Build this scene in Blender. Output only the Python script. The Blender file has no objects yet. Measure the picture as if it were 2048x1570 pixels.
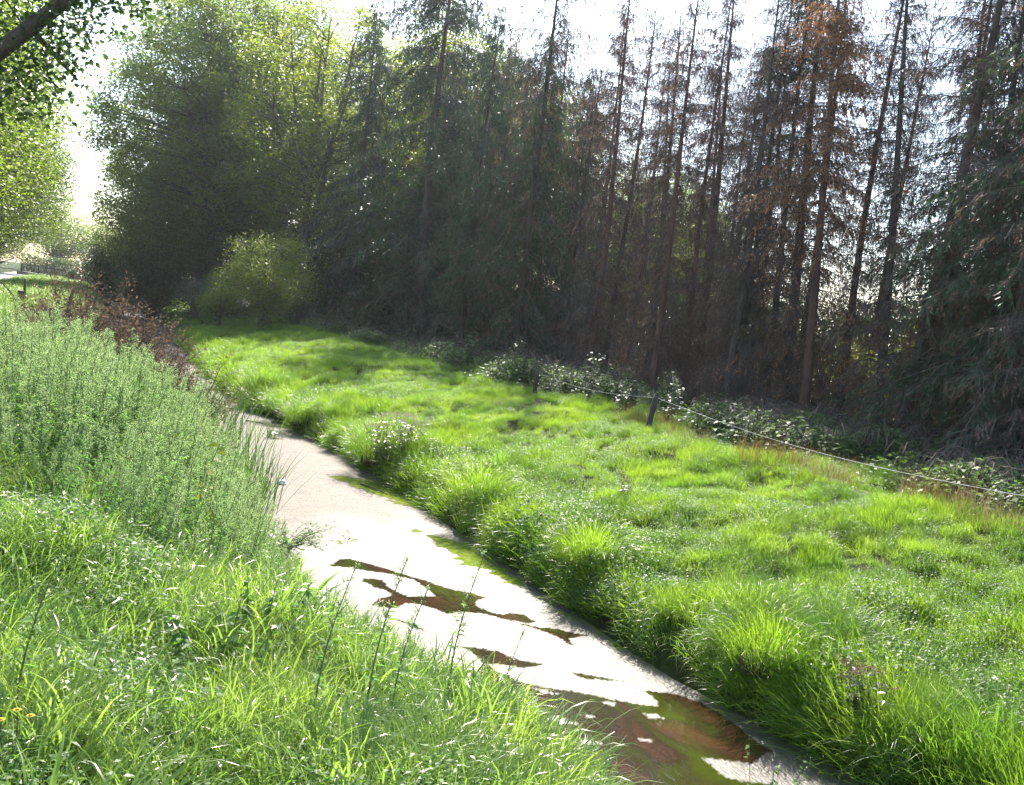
import bpy, math, random
import numpy as np
from mathutils import Matrix, Vector, Euler, Quaternion
PI = math.pi
rad = math.radians
scene = bpy.context.scene
col = scene.collection
rng = np.random.default_rng(7)

# ------------------------------------------------------------------ noise / terrain
_tab = np.random.default_rng(11).random((256, 256))
def vnoise(x, y):
    x = np.asarray(x, float); y = np.asarray(y, float)
    xi = np.floor(x).astype(int); yi = np.floor(y).astype(int)
    fx = x - xi; fy = y - yi
    fx = fx*fx*(3-2*fx); fy = fy*fy*(3-2*fy)
    a = _tab[xi & 255, yi & 255]; b = _tab[(xi+1) & 255, yi & 255]
    c = _tab[xi & 255, (yi+1) & 255]; d = _tab[(xi+1) & 255, (yi+1) & 255]
    return (a*(1-fx)+b*fx)*(1-fy)+(c*(1-fx)+d*fx)*fy
def fbm(x, y, o=4):
    s = 0; a = .5; t = 0
    for k in range(o):
        s = s + a*vnoise(x*2**k+17.3*k, y*2**k+5.1*k); t += a; a *= .5
    return s/t
PU = np.array([-400, -30, -9, -3, -1, 0, 1.1, 2.2, 3.0, 3.3, 6.5, 6.72, 6.95, 9.0, 12, 13, 20, 60, 400])
PZ = np.array([2.3, 2.3, 2.3, 2.3, 2.3, 2.2, 1.7, .8, .12, -.2, -.2, .12, .5, 1.1, 1.72, 1.72, 1.55, 1.6, 1.6])
def bend(v):
    v = np.asarray(v, float)
    return -.11*np.clip(v-22, 0, 14) + .03*np.clip(v-40, 0, 60)
def shiftu(u, v):
    u = np.asarray(u, float)
    w = np.interp(u, [-3, 1, 9, 12.5], [0, 1, 1, 0])
    wig = .35*(vnoise(np.asarray(v)*.45+3, 0.5)-.5)*np.interp(u, [4.8, 6.2, 8.5], [0, 1, 0]) \
        + .3*(vnoise(np.asarray(v)*.5+31, 7.5)-.5)*np.interp(u, [1.5, 3.4, 4.6], [0, 1, 0])
    nearw = .95*np.clip((8.6-np.asarray(v, float))/3.0, 0, 1)*np.interp(u, [.5, 2.5, 5.2, 6.2], [0, 1.25, 1.25, 0])
    farr = .42*np.clip((9.6-np.asarray(v, float))/2.6, 0, 1)*np.interp(u, [5.5, 6.4, 8, 10], [0, 1, 1, 0])
    return u - bend(v)*w + wig - nearw - farr
def ground_z(u, v):
    us = shiftu(u, v)
    z = np.interp(us, PU, PZ)
    w = np.interp(us, [-4, -1.5, 2.4, 3.1, 6.7, 7.3, 12, 16], [.05, .5, .5, .0, .0, .7, .6, .3])
    z = z + w*(.45*(vnoise(np.asarray(u)*.8, np.asarray(v)*.8)-.5)+.26*(vnoise(np.asarray(u)*2.1+9, np.asarray(v)*2.1)-.5))
    return z

# ------------------------------------------------------------------ mesh helpers
class MB:
    def __init__(s): s.v = []; s.q = []; s.t = []; s.qm = []; s.tm = []; s.n = 0
    def add(s, v, q=None, t=None, m=0):
        v = np.asarray(v, float).reshape(-1, 3)
        if q is not None and len(q):
            q = np.asarray(q, int).reshape(-1, 4); s.q.append(q+s.n); s.qm.append(np.full(len(q), m))
        if t is not None and len(t):
            t = np.asarray(t, int).reshape(-1, 3); s.t.append(t+s.n); s.tm.append(np.full(len(t), m))
        s.v.append(v); s.n += len(v)
    def mesh(s, name, mats, smooth=False):
        me = bpy.data.meshes.new(name)
        V = np.concatenate(s.v) if s.v else np.zeros((0, 3))
        Q = np.concatenate(s.q) if s.q else np.zeros((0, 4), int)
        T = np.concatenate(s.t) if s.t else np.zeros((0, 3), int)
        mi = np.concatenate([*s.qm, *s.tm]) if (s.qm or s.tm) else np.zeros(0)
        me.vertices.add(len(V)); me.vertices.foreach_set('co', V.astype(np.float32).ravel())
        me.loops.add(Q.size+T.size)
        me.loops.foreach_set('vertex_index', np.concatenate([Q.ravel(), T.ravel()]).astype(np.int32))
        me.polygons.add(len(Q)+len(T))
        st = np.concatenate([np.arange(len(Q))*4, len(Q)*4+np.arange(len(T))*3])
        me.polygons.foreach_set('loop_start', st.astype(np.int32))
        me.polygons.foreach_set('material_index', mi.astype(np.int32))
        if smooth: me.polygons.foreach_set('use_smooth', np.ones(len(Q)+len(T), bool))
        for m in (mats if isinstance(mats, (list, tuple)) else [mats]): me.materials.append(m)
        me.update(calc_edges=True); me.validate()
        return me
    def obj(s, name, mats, parent=None, smooth=False):
        o = bpy.data.objects.new(name, s.mesh(name, mats, smooth)); col.objects.link(o)
        if parent: o.parent = parent
        return o

def nrm(a): return a/np.maximum(np.linalg.norm(a, axis=-1, keepdims=True), 1e-9)
def tube(mb, pts, r, k=6, m=0, cap=False):
    pts = np.asarray(pts, float); n = len(pts); r = np.broadcast_to(np.asarray(r, float), (n,))
    tan = nrm(np.gradient(pts, axis=0))
    ref = np.array([0, 0, 1.]) if abs(tan[:, 2]).mean() < .8 else np.array([1., 0, 0])
    a = nrm(np.cross(tan, ref)); b = np.cross(tan, a)
    th = np.linspace(0, 2*PI, k, endpoint=False)
    v = pts[:, None]+r[:, None, None]*(np.cos(th)[None, :, None]*a[:, None]+np.sin(th)[None, :, None]*b[:, None])
    i = np.arange(n-1)[:, None]*k; j = np.arange(k)[None]
    q = np.stack([i+j, i+(j+1) % k, i+k+(j+1) % k, i+k+j], -1).reshape(-1, 4)
    t = None
    V = v.reshape(-1, 3)
    if cap:
        V = np.vstack([V, pts[0], pts[-1]]); c0 = n*k; jj = np.arange(k)
        t = np.vstack([np.stack([jj*0+c0, (jj+1) % k, jj], -1), np.stack([jj*0+c0+1, (n-1)*k+jj, (n-1)*k+(jj+1) % k], -1)])
    mb.add(V, q, t, m)
def box(mb, c, s, m=0, rot=None):
    c = np.asarray(c, float); s = np.asarray(s, float)/2
    v = np.array([[x, y, z] for x in (-1, 1) for y in (-1, 1) for z in (-1, 1)])*s
    if rot is not None: v = v@np.array(rot.to_3x3()).T
    mb.add(v+c, [[0, 1, 3, 2], [4, 6, 7, 5], [0, 4, 5, 1], [2, 3, 7, 6], [0, 2, 6, 4], [1, 5, 7, 3]], m=m)
def leaves(mb, c, d, n, L, W, m=0, fold=.12):
    """rhombic leaves: base point c, length direction d, face normal n"""
    c = np.asarray(c, float); N = len(c); d = nrm(d); s = nrm(np.cross(d, n)); n2 = np.cross(s, d)
    L = np.broadcast_to(L, (N,))[:, None]; W = np.broadcast_to(W, (N,))[:, None]
    mid = c+d*L*.42
    v = np.stack([c, mid+s*W*.5+n2*W*fold, c+d*L-n2*L*fold, mid-s*W*.5+n2*W*fold], 1).reshape(-1, 3)
    mb.add(v, np.arange(4*N).reshape(-1, 4), m=m)
def ribbons(mb, c, d, L, w, m=0):
    N = len(c); d = nrm(d); s = nrm(np.cross(d, rng.normal(size=(N, 3))))
    L = np.broadcast_to(L, (N,))[:, None]; w = np.broadcast_to(w, (N,))[:, None]
    v = np.stack([c+s*w*.5, c-s*w*.5, c+d*L-s*w*.2, c+d*L+s*w*.2], 1).reshape(-1, 3)
    mb.add(v, np.arange(4*N).reshape(-1, 4), m=m)
def rdir(N): return nrm(rng.normal(size=(N, 3)))
def blades(mb, root, az, L, w, lean, droop, seg=4, m=0, wprof=None):
    """arching grass blades; lean = start angle off vertical, droop = added bend along length"""
    N = len(root); az = np.asarray(az)
    h = np.stack([np.cos(az), np.sin(az), np.zeros(N)], 1); s = np.stack([-np.sin(az), np.cos(az), np.zeros(N)], 1)
    p = np.asarray(root, float).copy(); L = np.broadcast_to(L, (N,)); w = np.broadcast_to(w, (N,))
    lean = np.broadcast_to(lean, (N,)); droop = np.broadcast_to(droop, (N,))
    P = []; prof = wprof or [.75, 1, .85, .55, .08]
    tw = rng.normal(0, .35, N)
    for k in range(seg+1):
        t = k/seg; a = lean+droop*t*t
        f = np.interp(t, np.linspace(0, 1, len(prof)), prof)
        nn = np.stack([-np.cos(a)*np.cos(az), -np.cos(a)*np.sin(az), np.sin(a)], 1)
        ss = s*np.cos(tw)[:, None]+nn*np.sin(tw)[:, None]
        P.append(p-ss*(w*f*.5)[:, None]); P.append(p+ss*(w*f*.5)[:, None])
        p = p+((L/seg)[:, None])*(h*np.sin(a)[:, None]+np.array([0, 0, 1.])*np.cos(a)[:, None])
    V = np.stack(P, 1); K = 2*(seg+1)
    base = np.arange(N)[:, None, None]*K; kk = np.arange(seg)[None, :, None]*2
    q = (base+kk+np.array([0, 1, 3, 2])[None, None]).reshape(-1, 4)
    mb.add(V.reshape(-1, 3), q, m=m)

# ------------------------------------------------------------------ materials
def newmat(name):
    m = bpy.data.materials.new(name); m.use_nodes = True; nt = m.node_tree; nt.nodes.clear()
    return m, nt, nt.nodes, nt.links
def leafmat(name, a, b, tr, rough=.4, fac=.45, scale=1.2, spec=.5, objvar=.25, detail=3):
    """a, b: two reflected tints mixed by noise; tr: light let through"""
    m, nt, N, L = newmat(name)
    out = N.new('ShaderNodeOutputMaterial'); mix = N.new('ShaderNodeMixShader'); pr = N.new('ShaderNodeBsdfPrincipled'); tl = N.new('ShaderNodeBsdfTranslucent')
    geo = N.new('ShaderNodeNewGeometry'); nz = N.new('ShaderNodeTexNoise'); nz.inputs['Scale'].default_value = scale; nz.inputs['Detail'].default_value = detail
    L.new(geo.outputs['Position'], nz.inputs['Vector'])
    rmp = N.new('ShaderNodeMapRange'); rmp.inputs[1].default_value = .35; rmp.inputs[2].default_value = .65
    L.new(nz.outputs['Fac'], rmp.inputs[0])
    mc = N.new('ShaderNodeMix'); mc.data_type = 'RGBA'; mc.inputs[6].default_value = (*a, 1); mc.inputs[7].default_value = (*b, 1); L.new(rmp.outputs[0], mc.inputs[0])
    ri = N.new('ShaderNodeNewGeometry')
    vr = N.new('ShaderNodeMapRange'); vr.inputs[3].default_value = 1-objvar; vr.inputs[4].default_value = 1+objvar; L.new(ri.outputs['Random Per Island'], vr.inputs[0])
    ml = N.new('ShaderNodeVectorMath'); ml.operation = 'SCALE'; L.new(mc.outputs[2], ml.inputs[0]); L.new(vr.outputs[0], ml.inputs['Scale'])
    L.new(ml.outputs[0], pr.inputs['Base Color']); pr.inputs['Roughness'].default_value = rough; pr.inputs['Specular IOR Level'].default_value = spec
    k = [tr[i]/max(1e-4, (a[i]+b[i])/2) for i in range(3)]
    mt = N.new('ShaderNodeVectorMath'); mt.operation = 'MULTIPLY'; L.new(ml.outputs[0], mt.inputs[0]); mt.inputs[1].default_value = k
    L.new(mt.outputs[0], tl.inputs['Color'])
    mix.inputs[0].default_value = fac; L.new(pr.outputs[0], mix.inputs[1]); L.new(tl.outputs[0], mix.inputs[2]); L.new(mix.outputs[0], out.inputs[0])
    return m
def solid(name, a, b, scale=6, rough=.8, bump=.3, stretch=(1, 1, 1), spec=.3, detail=6):
    m, nt, N, L = newmat(name)
    out = N.new('ShaderNodeOutputMaterial'); pr = N.new('ShaderNodeBsdfPrincipled'); tc = N.new('ShaderNodeTexCoord'); mp = N.new('ShaderNodeMapping'); mp.inputs['Scale'].default_value = stretch
    nz = N.new('ShaderNodeTexNoise'); nz.inputs['Scale'].default_value = scale; nz.inputs['Detail'].default_value = detail
    L.new(tc.outputs['Object'], mp.inputs[0]); L.new(mp.outputs[0], nz.inputs['Vector'])
    mr = N.new('ShaderNodeMapRange'); mr.inputs[1].default_value = .3; mr.inputs[2].default_value = .7; L.new(nz.outputs['Fac'], mr.inputs[0])
    mc = N.new('ShaderNodeMix'); mc.data_type = 'RGBA'; mc.inputs[6].default_value = (*a, 1); mc.inputs[7].default_value = (*b, 1); L.new(mr.outputs[0], mc.inputs[0])
    bp = N.new('ShaderNodeBump'); bp.inputs['Strength'].default_value = bump; bp.inputs['Distance'].default_value = .05; L.new(nz.outputs['Fac'], bp.inputs['Height'])
    L.new(mc.outputs[2], pr.inputs['Base Color']); L.new(bp.outputs[0], pr.inputs['Normal']); pr.inputs['Roughness'].default_value = rough; pr.inputs['Specular IOR Level'].default_value = spec
    L.new(pr.outputs[0], out.inputs[0]); return m

M = {}
M['grass'] = leafmat('grass_bright', (.095, .19, .026), (.165, .258, .032), (.36, .58, .04), rough=.35, fac=.5, scale=.9)
M['grass_fg'] = leafmat('grass_near', (.12, .21, .04), (.19, .275, .05), (.33, .50, .07), rough=.3, fac=.48, scale=1.5, spec=.8)
M['grass_pale'] = leafmat('grass_straw', (.30, .22, .11), (.38, .30, .14), (.30, .22, .09), rough=.5, fac=.35)
M['grass_rust'] = leafmat('grass_russet', (.22, .12, .05), (.28, .19, .07), (.26, .15, .05), rough=.5, fac=.35)
M['herb'] = leafmat('herb_leaf', (.06, .14, .03), (.09, .18, .035), (.16, .34, .03), rough=.45, fac=.45, scale=2, spec=.35)
M['mug'] = leafmat('mugwort_leaf', (.10, .22, .055), (.16, .28, .08), (.24, .48, .08), rough=.65, fac=.5, spec=.2, scale=1.2)
M['mugtop'] = leafmat('mugwort_seed', (.26, .38, .17), (.36, .46, .24), (.44, .60, .23), rough=.8, fac=.52, spec=.1, scale=1.2, objvar=.4)
M['stem'] = solid('green_stem', (.10, .15, .05), (.14, .12, .06), 20, .6)
M['reed'] = leafmat('reed_blade', (.06, .12, .03), (.12, .18, .05), (.14, .28, .04), rough=.3, fac=.4, scale=3)
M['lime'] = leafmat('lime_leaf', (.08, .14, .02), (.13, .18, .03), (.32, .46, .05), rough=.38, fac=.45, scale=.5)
M['dome'] = leafmat('maple_leaf', (.085, .14, .035), (.14, .18, .04), (.36, .48, .07), rough=.38, fac=.5, scale=.35)
M['yellowgreen'] = leafmat('yellow_green_leaf', (.08, .13, .02), (.15, .18, .03), (.40, .50, .05), rough=.38, fac=.48, scale=.5)
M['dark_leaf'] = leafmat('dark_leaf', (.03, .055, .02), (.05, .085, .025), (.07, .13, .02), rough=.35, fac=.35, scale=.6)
M['willow'] = leafmat('willow_leaf', (.10, .13, .09), (.15, .18, .12), (.10, .15, .06), rough=.4, fac=.35, scale=.8)
M['bramble'] = leafmat('bramble_leaf', (.08, .14, .05), (.13, .19, .075), (.20, .33, .07), rough=.5, fac=.42, scale=1.5, spec=.35)
M['needle'] = leafmat('spruce_needle', (.035, .065, .03), (.06, .10, .045), (.06, .11, .035), rough=.45, fac=.3, scale=.7, objvar=.35)
M['needle_brown'] = leafmat('dead_needle', (.15, .098, .075), (.23, .15, .108), (.27, .155, .095), rough=.6, fac=.35, scale=.7, objvar=.35)
M['twig'] = solid('dead_twig', (.085, .065, .052), (.14, .11, .09), 30, .85, .1)
M['bark'] = solid('spruce_bark', (.07, .05, .042), (.13, .10, .085), 9, .9, .8, (1, 1, .25))
M['bark_red'] = solid('peeling_bark', (.12, .065, .045), (.20, .12, .09), 9, .9, .8, (1, 1, .25))
M['bark_grey'] = solid('grey_bark', (.09, .075, .06), (.16, .14, .12), 8, .9, .8, (1, 1, .3))
M['cut'] = solid('cut_wood', (.55, .36, .20), (.65, .45, .28), 15, .7, .1)
M['rust_leaf'] = leafmat('withered_leaf', (.115, .078, .055), (.18, .122, .085), (.15, .095, .055), rough=.85, fac=.38, scale=2, objvar=.5, spec=.12)
M['shade_thatch'] = solid('shading_thatch', (.02, .018, .01), (.05, .042, .02), 14, .95, .8)  # near-black thatch for the tussock cores, dark to deepen their shade
M['needle_orange'] = leafmat('orange_dead_needle', (.28, .13, .06), (.38, .20, .09), (.58, .27, .10), rough=.6, fac=.4, scale=.7, objvar=.35)
M['wood_post'] = solid('weathered_post', (.05, .042, .035), (.10, .085, .07), 12, .85, .6, (1, 1, .2))
M['wire'] = solid('white_cord', (.55, .55, .53), (.62, .62, .6), 20, .5, 0)
M['steel'] = solid('dark_railing', (.05, .055, .055), (.09, .09, .09), 8, .5, .1)
M['concrete'] = solid('bridge_concrete', (.12, .10, .10), (.19, .17, .16), 3, .8, .3)
M['path'] = solid('gravel_path', (.36, .33, .32), (.46, .43, .41), 4, .9, .3)
M['hedge'] = leafmat('hedge_leaf', (.11, .15, .05), (.17, .21, .09), (.16, .24, .05), rough=.5, fac=.35, scale=.6)
M['plastic'] = solid('black_pipe', (.018, .02, .022), (.03, .033, .036), 10, .45, .1, spec=.3)
M['litter'] = solid('white_plastic', (.75, .75, .78), (.85, .85, .86), 10, .4, .1)
M['yellow'] = leafmat('yellow_petal', (.75, .50, .02), (.8, .58, .03), (.7, .45, .02), rough=.5, fac=.35)
M['yleaf'] = leafmat('yellowing_leaf', (.35, .40, .03), (.48, .48, .04), (.5, .55, .03), rough=.35, fac=.5, scale=4)
M['fluff'] = leafmat('seed_fluff', (.42, .36, .28), (.5, .42, .34), (.34, .28, .2), rough=.7, fac=.35, scale=6)
M['dryseed'] = leafmat('dry_seed', (.17, .10, .07), (.24, .15, .10), (.15, .09, .06), rough=.7, fac=.3, scale=6)

def mat_ground():
    m, nt, N, L = newmat('soil_and_turf')
    out = N.new('ShaderNodeOutputMaterial'); pr = N.new('ShaderNodeBsdfPrincipled'); geo = N.new('ShaderNodeNewGeometry')
    nz = N.new('ShaderNodeTexNoise'); nz.inputs['Scale'].default_value = 1.3; nz.inputs['Detail'].default_value = 8; L.new(geo.outputs['Position'], nz.inputs['Vector'])
    cr = N.new('ShaderNodeValToRGB'); e = cr.color_ramp.elements
    e[0].position = .32; e[0].color = (.022, .026, .010, 1); e[1].position = .68; e[1].color = (.055, .08, .016, 1)
    L.new(nz.outputs['Fac'], cr.inputs[0])
    sx = N.new('ShaderNodeSeparateXYZ'); L.new(geo.outputs['Position'], sx.inputs[0])
    n2 = N.new('ShaderNodeTexNoise'); n2.inputs['Scale'].default_value = .5; L.new(geo.outputs['Position'], n2.inputs['Vector'])
    ad = N.new('ShaderNodeMath'); ad.operation = 'MULTIPLY_ADD'; L.new(n2.outputs['Fac'], ad.inputs[0]); ad.inputs[1].default_value = 4; L.new(sx.outputs['X'], ad.inputs[2])
    mr = N.new('ShaderNodeMapRange'); mr.inputs[1].default_value = 16.5; mr.inputs[2].default_value = 18.5; L.new(ad.outputs[0], mr.inputs[0])
    n3 = N.new('ShaderNodeTexNoise'); n3.inputs['Scale'].default_value = 5; n3.inputs['Detail'].default_value = 8; L.new(geo.outputs['Position'], n3.inputs['Vector'])
    c2 = N.new('ShaderNodeValToRGB'); e = c2.color_ramp.elements
    e[0].position = .3; e[0].color = (.02, .02, .012, 1); e[1].position = .7; e[1].color = (.045, .038, .022, 1); L.new(n3.outputs['Fac'], c2.inputs[0])
    mx = N.new('ShaderNodeMix'); mx.data_type = 'RGBA'; L.new(mr.outputs[0], mx.inputs[0]); L.new(cr.outputs[0], mx.inputs[6]); L.new(c2.outputs[0], mx.inputs[7])
    bp = N.new('ShaderNodeBump'); bp.inputs['Strength'].default_value = .5; bp.inputs['Distance'].default_value = .1; L.new(n3.outputs['Fac'], bp.inputs['Height']); L.new(bp.outputs[0], pr.inputs['Normal'])
    L.new(mx.outputs[2], pr.inputs['Base Color']); pr.inputs['Roughness'].default_value = .95; pr.inputs['Specular IOR Level'].default_value = .1
    L.new(pr.outputs[0], out.inputs[0]); return m
M['ground'] = mat_ground()

def mat_water():
    m, nt, N, L = newmat('scummed_water')
    out = N.new('ShaderNodeOutputMaterial'); geo = N.new('ShaderNodeNewGeometry')
    def noise(sc, det=5, vec=None, dist=0):
        n = N.new('ShaderNodeTexNoise'); n.inputs['Scale'].default_value = sc; n.inputs['Detail'].default_value = det; n.inputs['Distortion'].default_value = dist
        L.new(vec or geo.outputs['Position'], n.inputs['Vector']); return n
    def ramp(src, pts):
        r = N.new('ShaderNodeValToRGB'); e = r.color_ramp.elements
        e[0].position, e[0].color = pts[0][0], (*pts[0][1], 1); e[1].position, e[1].color = pts[-1][0], (*pts[-1][1], 1)
        for p, c in pts[1:-1]:
            x = e.new(p); x.color = (*c, 1)
        L.new(src, r.inputs[0]); return r
    def mixc(f, a, b):
        x = N.new('ShaderNodeMix'); x.data_type = 'RGBA'; L.new(f, x.inputs[0]); L.new(a, x.inputs[6]); L.new(b, x.inputs[7]); return x.outputs[2]
    mp = N.new('ShaderNodeMapping'); mp.inputs['Scale'].default_value = (1, .45, 1); mp.inputs['Rotation'].default_value = (0, 0, rad(-20)); L.new(geo.outputs['Position'], mp.inputs[0])
    # floating film of dust and algae
    f1 = ramp(noise(1.6, 8).outputs['Fac'], [(.3, (.095, .08, .066)), (.5, (.15, .13, .11)), (.7, (.11, .098, .075))])
    sp = ramp(noise(26, 6, mp.outputs[0], 1.2).outputs['Fac'], [(.55, (0, 0, 0)), (.66, (1, 1, 1))])
    spd = N.new('ShaderNodeRGB'); spd.outputs[0].default_value = (.055, .045, .03, 1)
    film_c = mixc(sp.outputs[0], f1.outputs[0], spd.outputs[0])
    gr = N.new('ShaderNodeAttribute'); gr.attribute_name = 'green'
    gcol = ramp(noise(9, 6).outputs['Fac'], [(.3, (.09, .14, .015)), (.7, (.20, .26, .03))])
    film_c = mixc(gr.outputs['Fac'], film_c, gcol.outputs[0])
    film = N.new('ShaderNodeBsdfPrincipled'); L.new(film_c, film.inputs['Base Color']); film.inputs['Specular IOR Level'].default_value = .8; rgh = N.new('ShaderNodeMapRange'); rgh.inputs[1].default_value = .3; rgh.inputs[2].default_value = .7; rgh.inputs[3].default_value = .29; rgh.inputs[4].default_value = .36; L.new(noise(11, 7, mp.outputs[0], 1).outputs['Fac'], rgh.inputs[0]); rg2 = N.new('ShaderNodeMath'); rg2.operation = 'MULTIPLY_ADD'; L.new(gr.outputs['Fac'], rg2.inputs[0]); rg2.inputs[1].default_value = .12; L.new(rgh.outputs[0], rg2.inputs[2]); L.new(rg2.outputs[0], film.inputs['Roughness']); sg = N.new('ShaderNodeMath'); sg.operation = 'MULTIPLY_ADD'; L.new(gr.outputs['Fac'], sg.inputs[0]); sg.inputs[1].default_value = -.75; sg.inputs[2].default_value = .62; 
    du = N.new('ShaderNodeAttribute'); du.attribute_name = 'matte_scum'  # film mask: browner, rougher and less specular upstream
    sd_ = N.new('ShaderNodeMath'); sd_.operation = 'MULTIPLY_ADD'; L.new(du.outputs['Fac'], sd_.inputs[0]); sd_.inputs[1].default_value = -.50; L.new(sg.outputs[0], sd_.inputs[2]); sd_.use_clamp = True; L.new(sd_.outputs[0], film.inputs['Specular IOR Level'])
    rd_ = N.new('ShaderNodeMath'); rd_.operation = 'MULTIPLY_ADD'; L.new(du.outputs['Fac'], rd_.inputs[0]); rd_.inputs[1].default_value = .22; L.new(rg2.outputs[0], rd_.inputs[2]); L.new(rd_.outputs[0], film.inputs['Roughness'])
    dcol = ramp(noise(2.4, 8).outputs['Fac'], [(.3, (.115, .094, .076)), (.5, (.165, .135, .112)), (.7, (.13, .112, .078))])
    dc2 = mixc(sp.outputs[0], dcol.outputs[0], spd.outputs[0]); dc3 = mixc(gr.outputs['Fac'], dc2, gcol.outputs[0]); L.new(mixc(du.outputs['Fac'], film_c, dc3), film.inputs['Base Color'])
    bf = N.new('ShaderNodeBump'); bf.inputs['Strength'].default_value = .28; bf.inputs['Distance'].default_value = .02; L.new(noise(34, 6, mp.outputs[0], .6).outputs['Fac'], bf.inputs['Height']); L.new(bf.outputs[0], film.inputs['Normal'])
    # open water: brown bed and green weed seen through a clear surface
    bed = ramp(noise(2.2, 6, mp.outputs[0], .8).outputs['Fac'], [(.36, (.06, .027, .014)), (.50, (.03, .022, .009)), (.62, (.036, .044, .006))])
    op = N.new('ShaderNodeBsdfPrincipled'); L.new(bed.outputs[0], op.inputs['Base Color']); op.inputs['Roughness'].default_value = .07; op.inputs['IOR'].default_value = 1.33
    bo = N.new('ShaderNodeBump'); bo.inputs['Strength'].default_value = .22; bo.inputs['Distance'].default_value = .02; L.new(noise(14, 3, mp.outputs[0]).outputs['Fac'], bo.inputs['Height']); L.new(bo.outputs[0], op.inputs['Normal'])
    at = N.new('ShaderNodeAttribute'); at.attribute_name = 'open'
    mx = N.new('ShaderNodeMixShader'); L.new(at.outputs['Fac'], mx.inputs[0]); L.new(film.outputs[0], mx.inputs[1]); L.new(op.outputs[0], mx.inputs[2]); L.new(mx.outputs[0], out.inputs[0])
    return m
M['water'] = mat_water()

# ------------------------------------------------------------------ tagging
def tag(o, label=None, cat=None, group=None, kind=None):
    for k, v in (('label', label), ('category', cat), ('group', group), ('kind', kind or 'thing')):
        if v: o[k] = v
    return o
def empty(name, loc=(0, 0, 0), rz=0):
    o = bpy.data.objects.new(name, None); col.objects.link(o); o.location = loc; o.rotation_euler.z = rz
    o.empty_display_size = .3; return o
def part(name, me, parent):
    o = bpy.data.objects.new(name, me); col.objects.link(o); o.parent = parent; return o
def copy_tree(src, loc, rot, scl):
    r = src.copy(); col.objects.link(r); r.location = loc; r.rotation_euler = rot; r.scale = scl
    for c in src.children:
        d = c.copy(); col.objects.link(d); d.parent = r
    return r
def gz(u, v): return float(ground_z(np.array([u]), np.array([v]))[0])

# ------------------------------------------------------------------ ground sheet, path, water
def axis(segs):
    out = []
    for a, b, st in segs: out.append(np.arange(a, b, st))
    out.append([segs[-1][1]]); return np.concatenate(out)
def grid_faces(nu, nv):
    i = np.arange(nu-1)[:, None]; j = np.arange(nv-1)[None]
    return np.stack([i*nv+j, (i+1)*nv+j, (i+1)*nv+j+1, i*nv+j+1], -1).reshape(-1, 4)
U = axis([(-500, -60, 40), (-60, -12, 4), (-12, -3, .8), (-3, 15, .18), (15, 30, 1.2), (30, 80, 5), (80, 500, 40)])
V = axis([(-60, -4, 6), (-4, 34, .22), (34, 70, .6), (70, 160, 3), (160, 700, 40)])
gu, gv = np.meshgrid(U, V, indexing='ij')
mb = MB(); mb.add(np.stack([gu, gv, ground_z(gu, gv)], -1).reshape(-1, 3), grid_faces(len(U), len(V)))
g = mb.obj('ground', M['ground'], smooth=True); tag(g, 'grassy stream banks and forest floor', 'ground', kind='structure')

pv = axis([(-20, 160, 2)]); pu = np.linspace(-8.4, -5.2, 7)
a, b = np.meshgrid(pu, pv, indexing='ij')
a = a+.25*(vnoise(b*.3, a*0+2)-.5)
mb = MB(); mb.add(np.stack([a, b, ground_z(a, b)+.03], -1).reshape(-1, 3), grid_faces(len(pu), len(pv)))
p = mb.obj('path', M['path'], smooth=True); tag(p, 'pale gravel path along the top of the left bank', 'path', kind='structure')

OPEN = [[(3.51,14.65),(3.72,14.43),(3.93,14.77),(4.08,14.8),(4.43,14.39),(4.77,13.86),(4.97,13.56),(5.11,13.26),(5.38,13.02),(5.58,12.76),(5.38,12.65),(5.27,12.39),(5.35,12.17),(5.51,12.0),(5.63,12.07),(5.82,11.98),(5.84,11.65),(5.69,11.62),(5.52,11.77),(5.71,11.54),(5.99,11.41),(6.33,11.12),(6.14,11.02),(6.01,11.03),(5.97,10.78),(5.92,10.82),(5.88,11.07),(5.71,11.42),(5.5,11.71),(5.36,11.92),(5.2,12.09),(4.97,12.15),(4.75,12.07),(4.63,12.29),(4.48,12.5),(4.3,12.55),(4.12,12.31),(3.93,12.4),(3.82,12.49),(3.97,12.74),(4.21,12.91),(4.2,13.14),(4.07,13.28),(3.96,13.61),(4.05,13.74),(4.32,13.66),(4.26,13.37),(4.35,13.09),(4.45,12.86),(4.85,12.84),(4.81,13.26),(4.76,13.66),(4.54,13.91),(4.28,14.07),(3.95,14.28),(3.71,14.38)],
 [(3.86,12.04),(4.04,11.87),(4.17,11.64),(4.23,11.34),(4.17,11.45),(4.03,11.76),(3.86,11.96)],
 [(4.47,10.85),(4.65,10.8),(4.88,10.63),(4.99,10.39),(5.17,10.24),(5.31,10.19),(4.97,10.08),(4.8,10.19),(4.6,10.24),(4.6,10.05),(4.7,9.84),(4.79,9.65),(4.96,9.52),(5.25,9.38),(5.51,9.18),(5.72,8.99),(5.91,8.89),(6.04,8.87),(6.08,8.97),(6.1,9.16),(6.06,9.31),(6.16,9.27),(6.39,9.18),(6.59,8.91),(6.64,8.58),(6.62,8.08),(6.62,7.69),(6.21,7.45),(5.79,7.66),(5.77,7.26),(6.1,7.05),(6.23,6.77),(6.17,6.11),(5.1,5.75),(4.2,5.5),(3.6,6.5),(3.4,8.5),(4.0,9.53),(4.07,9.85),(4.0,10.09),(4.28,10.09),(4.48,10.1),(4.54,10.34),(4.52,10.66)],
 [(5.49,9.9),(5.67,9.8),(5.86,9.68),(6.01,9.58),(5.78,9.62),(5.55,9.71)]]
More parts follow.
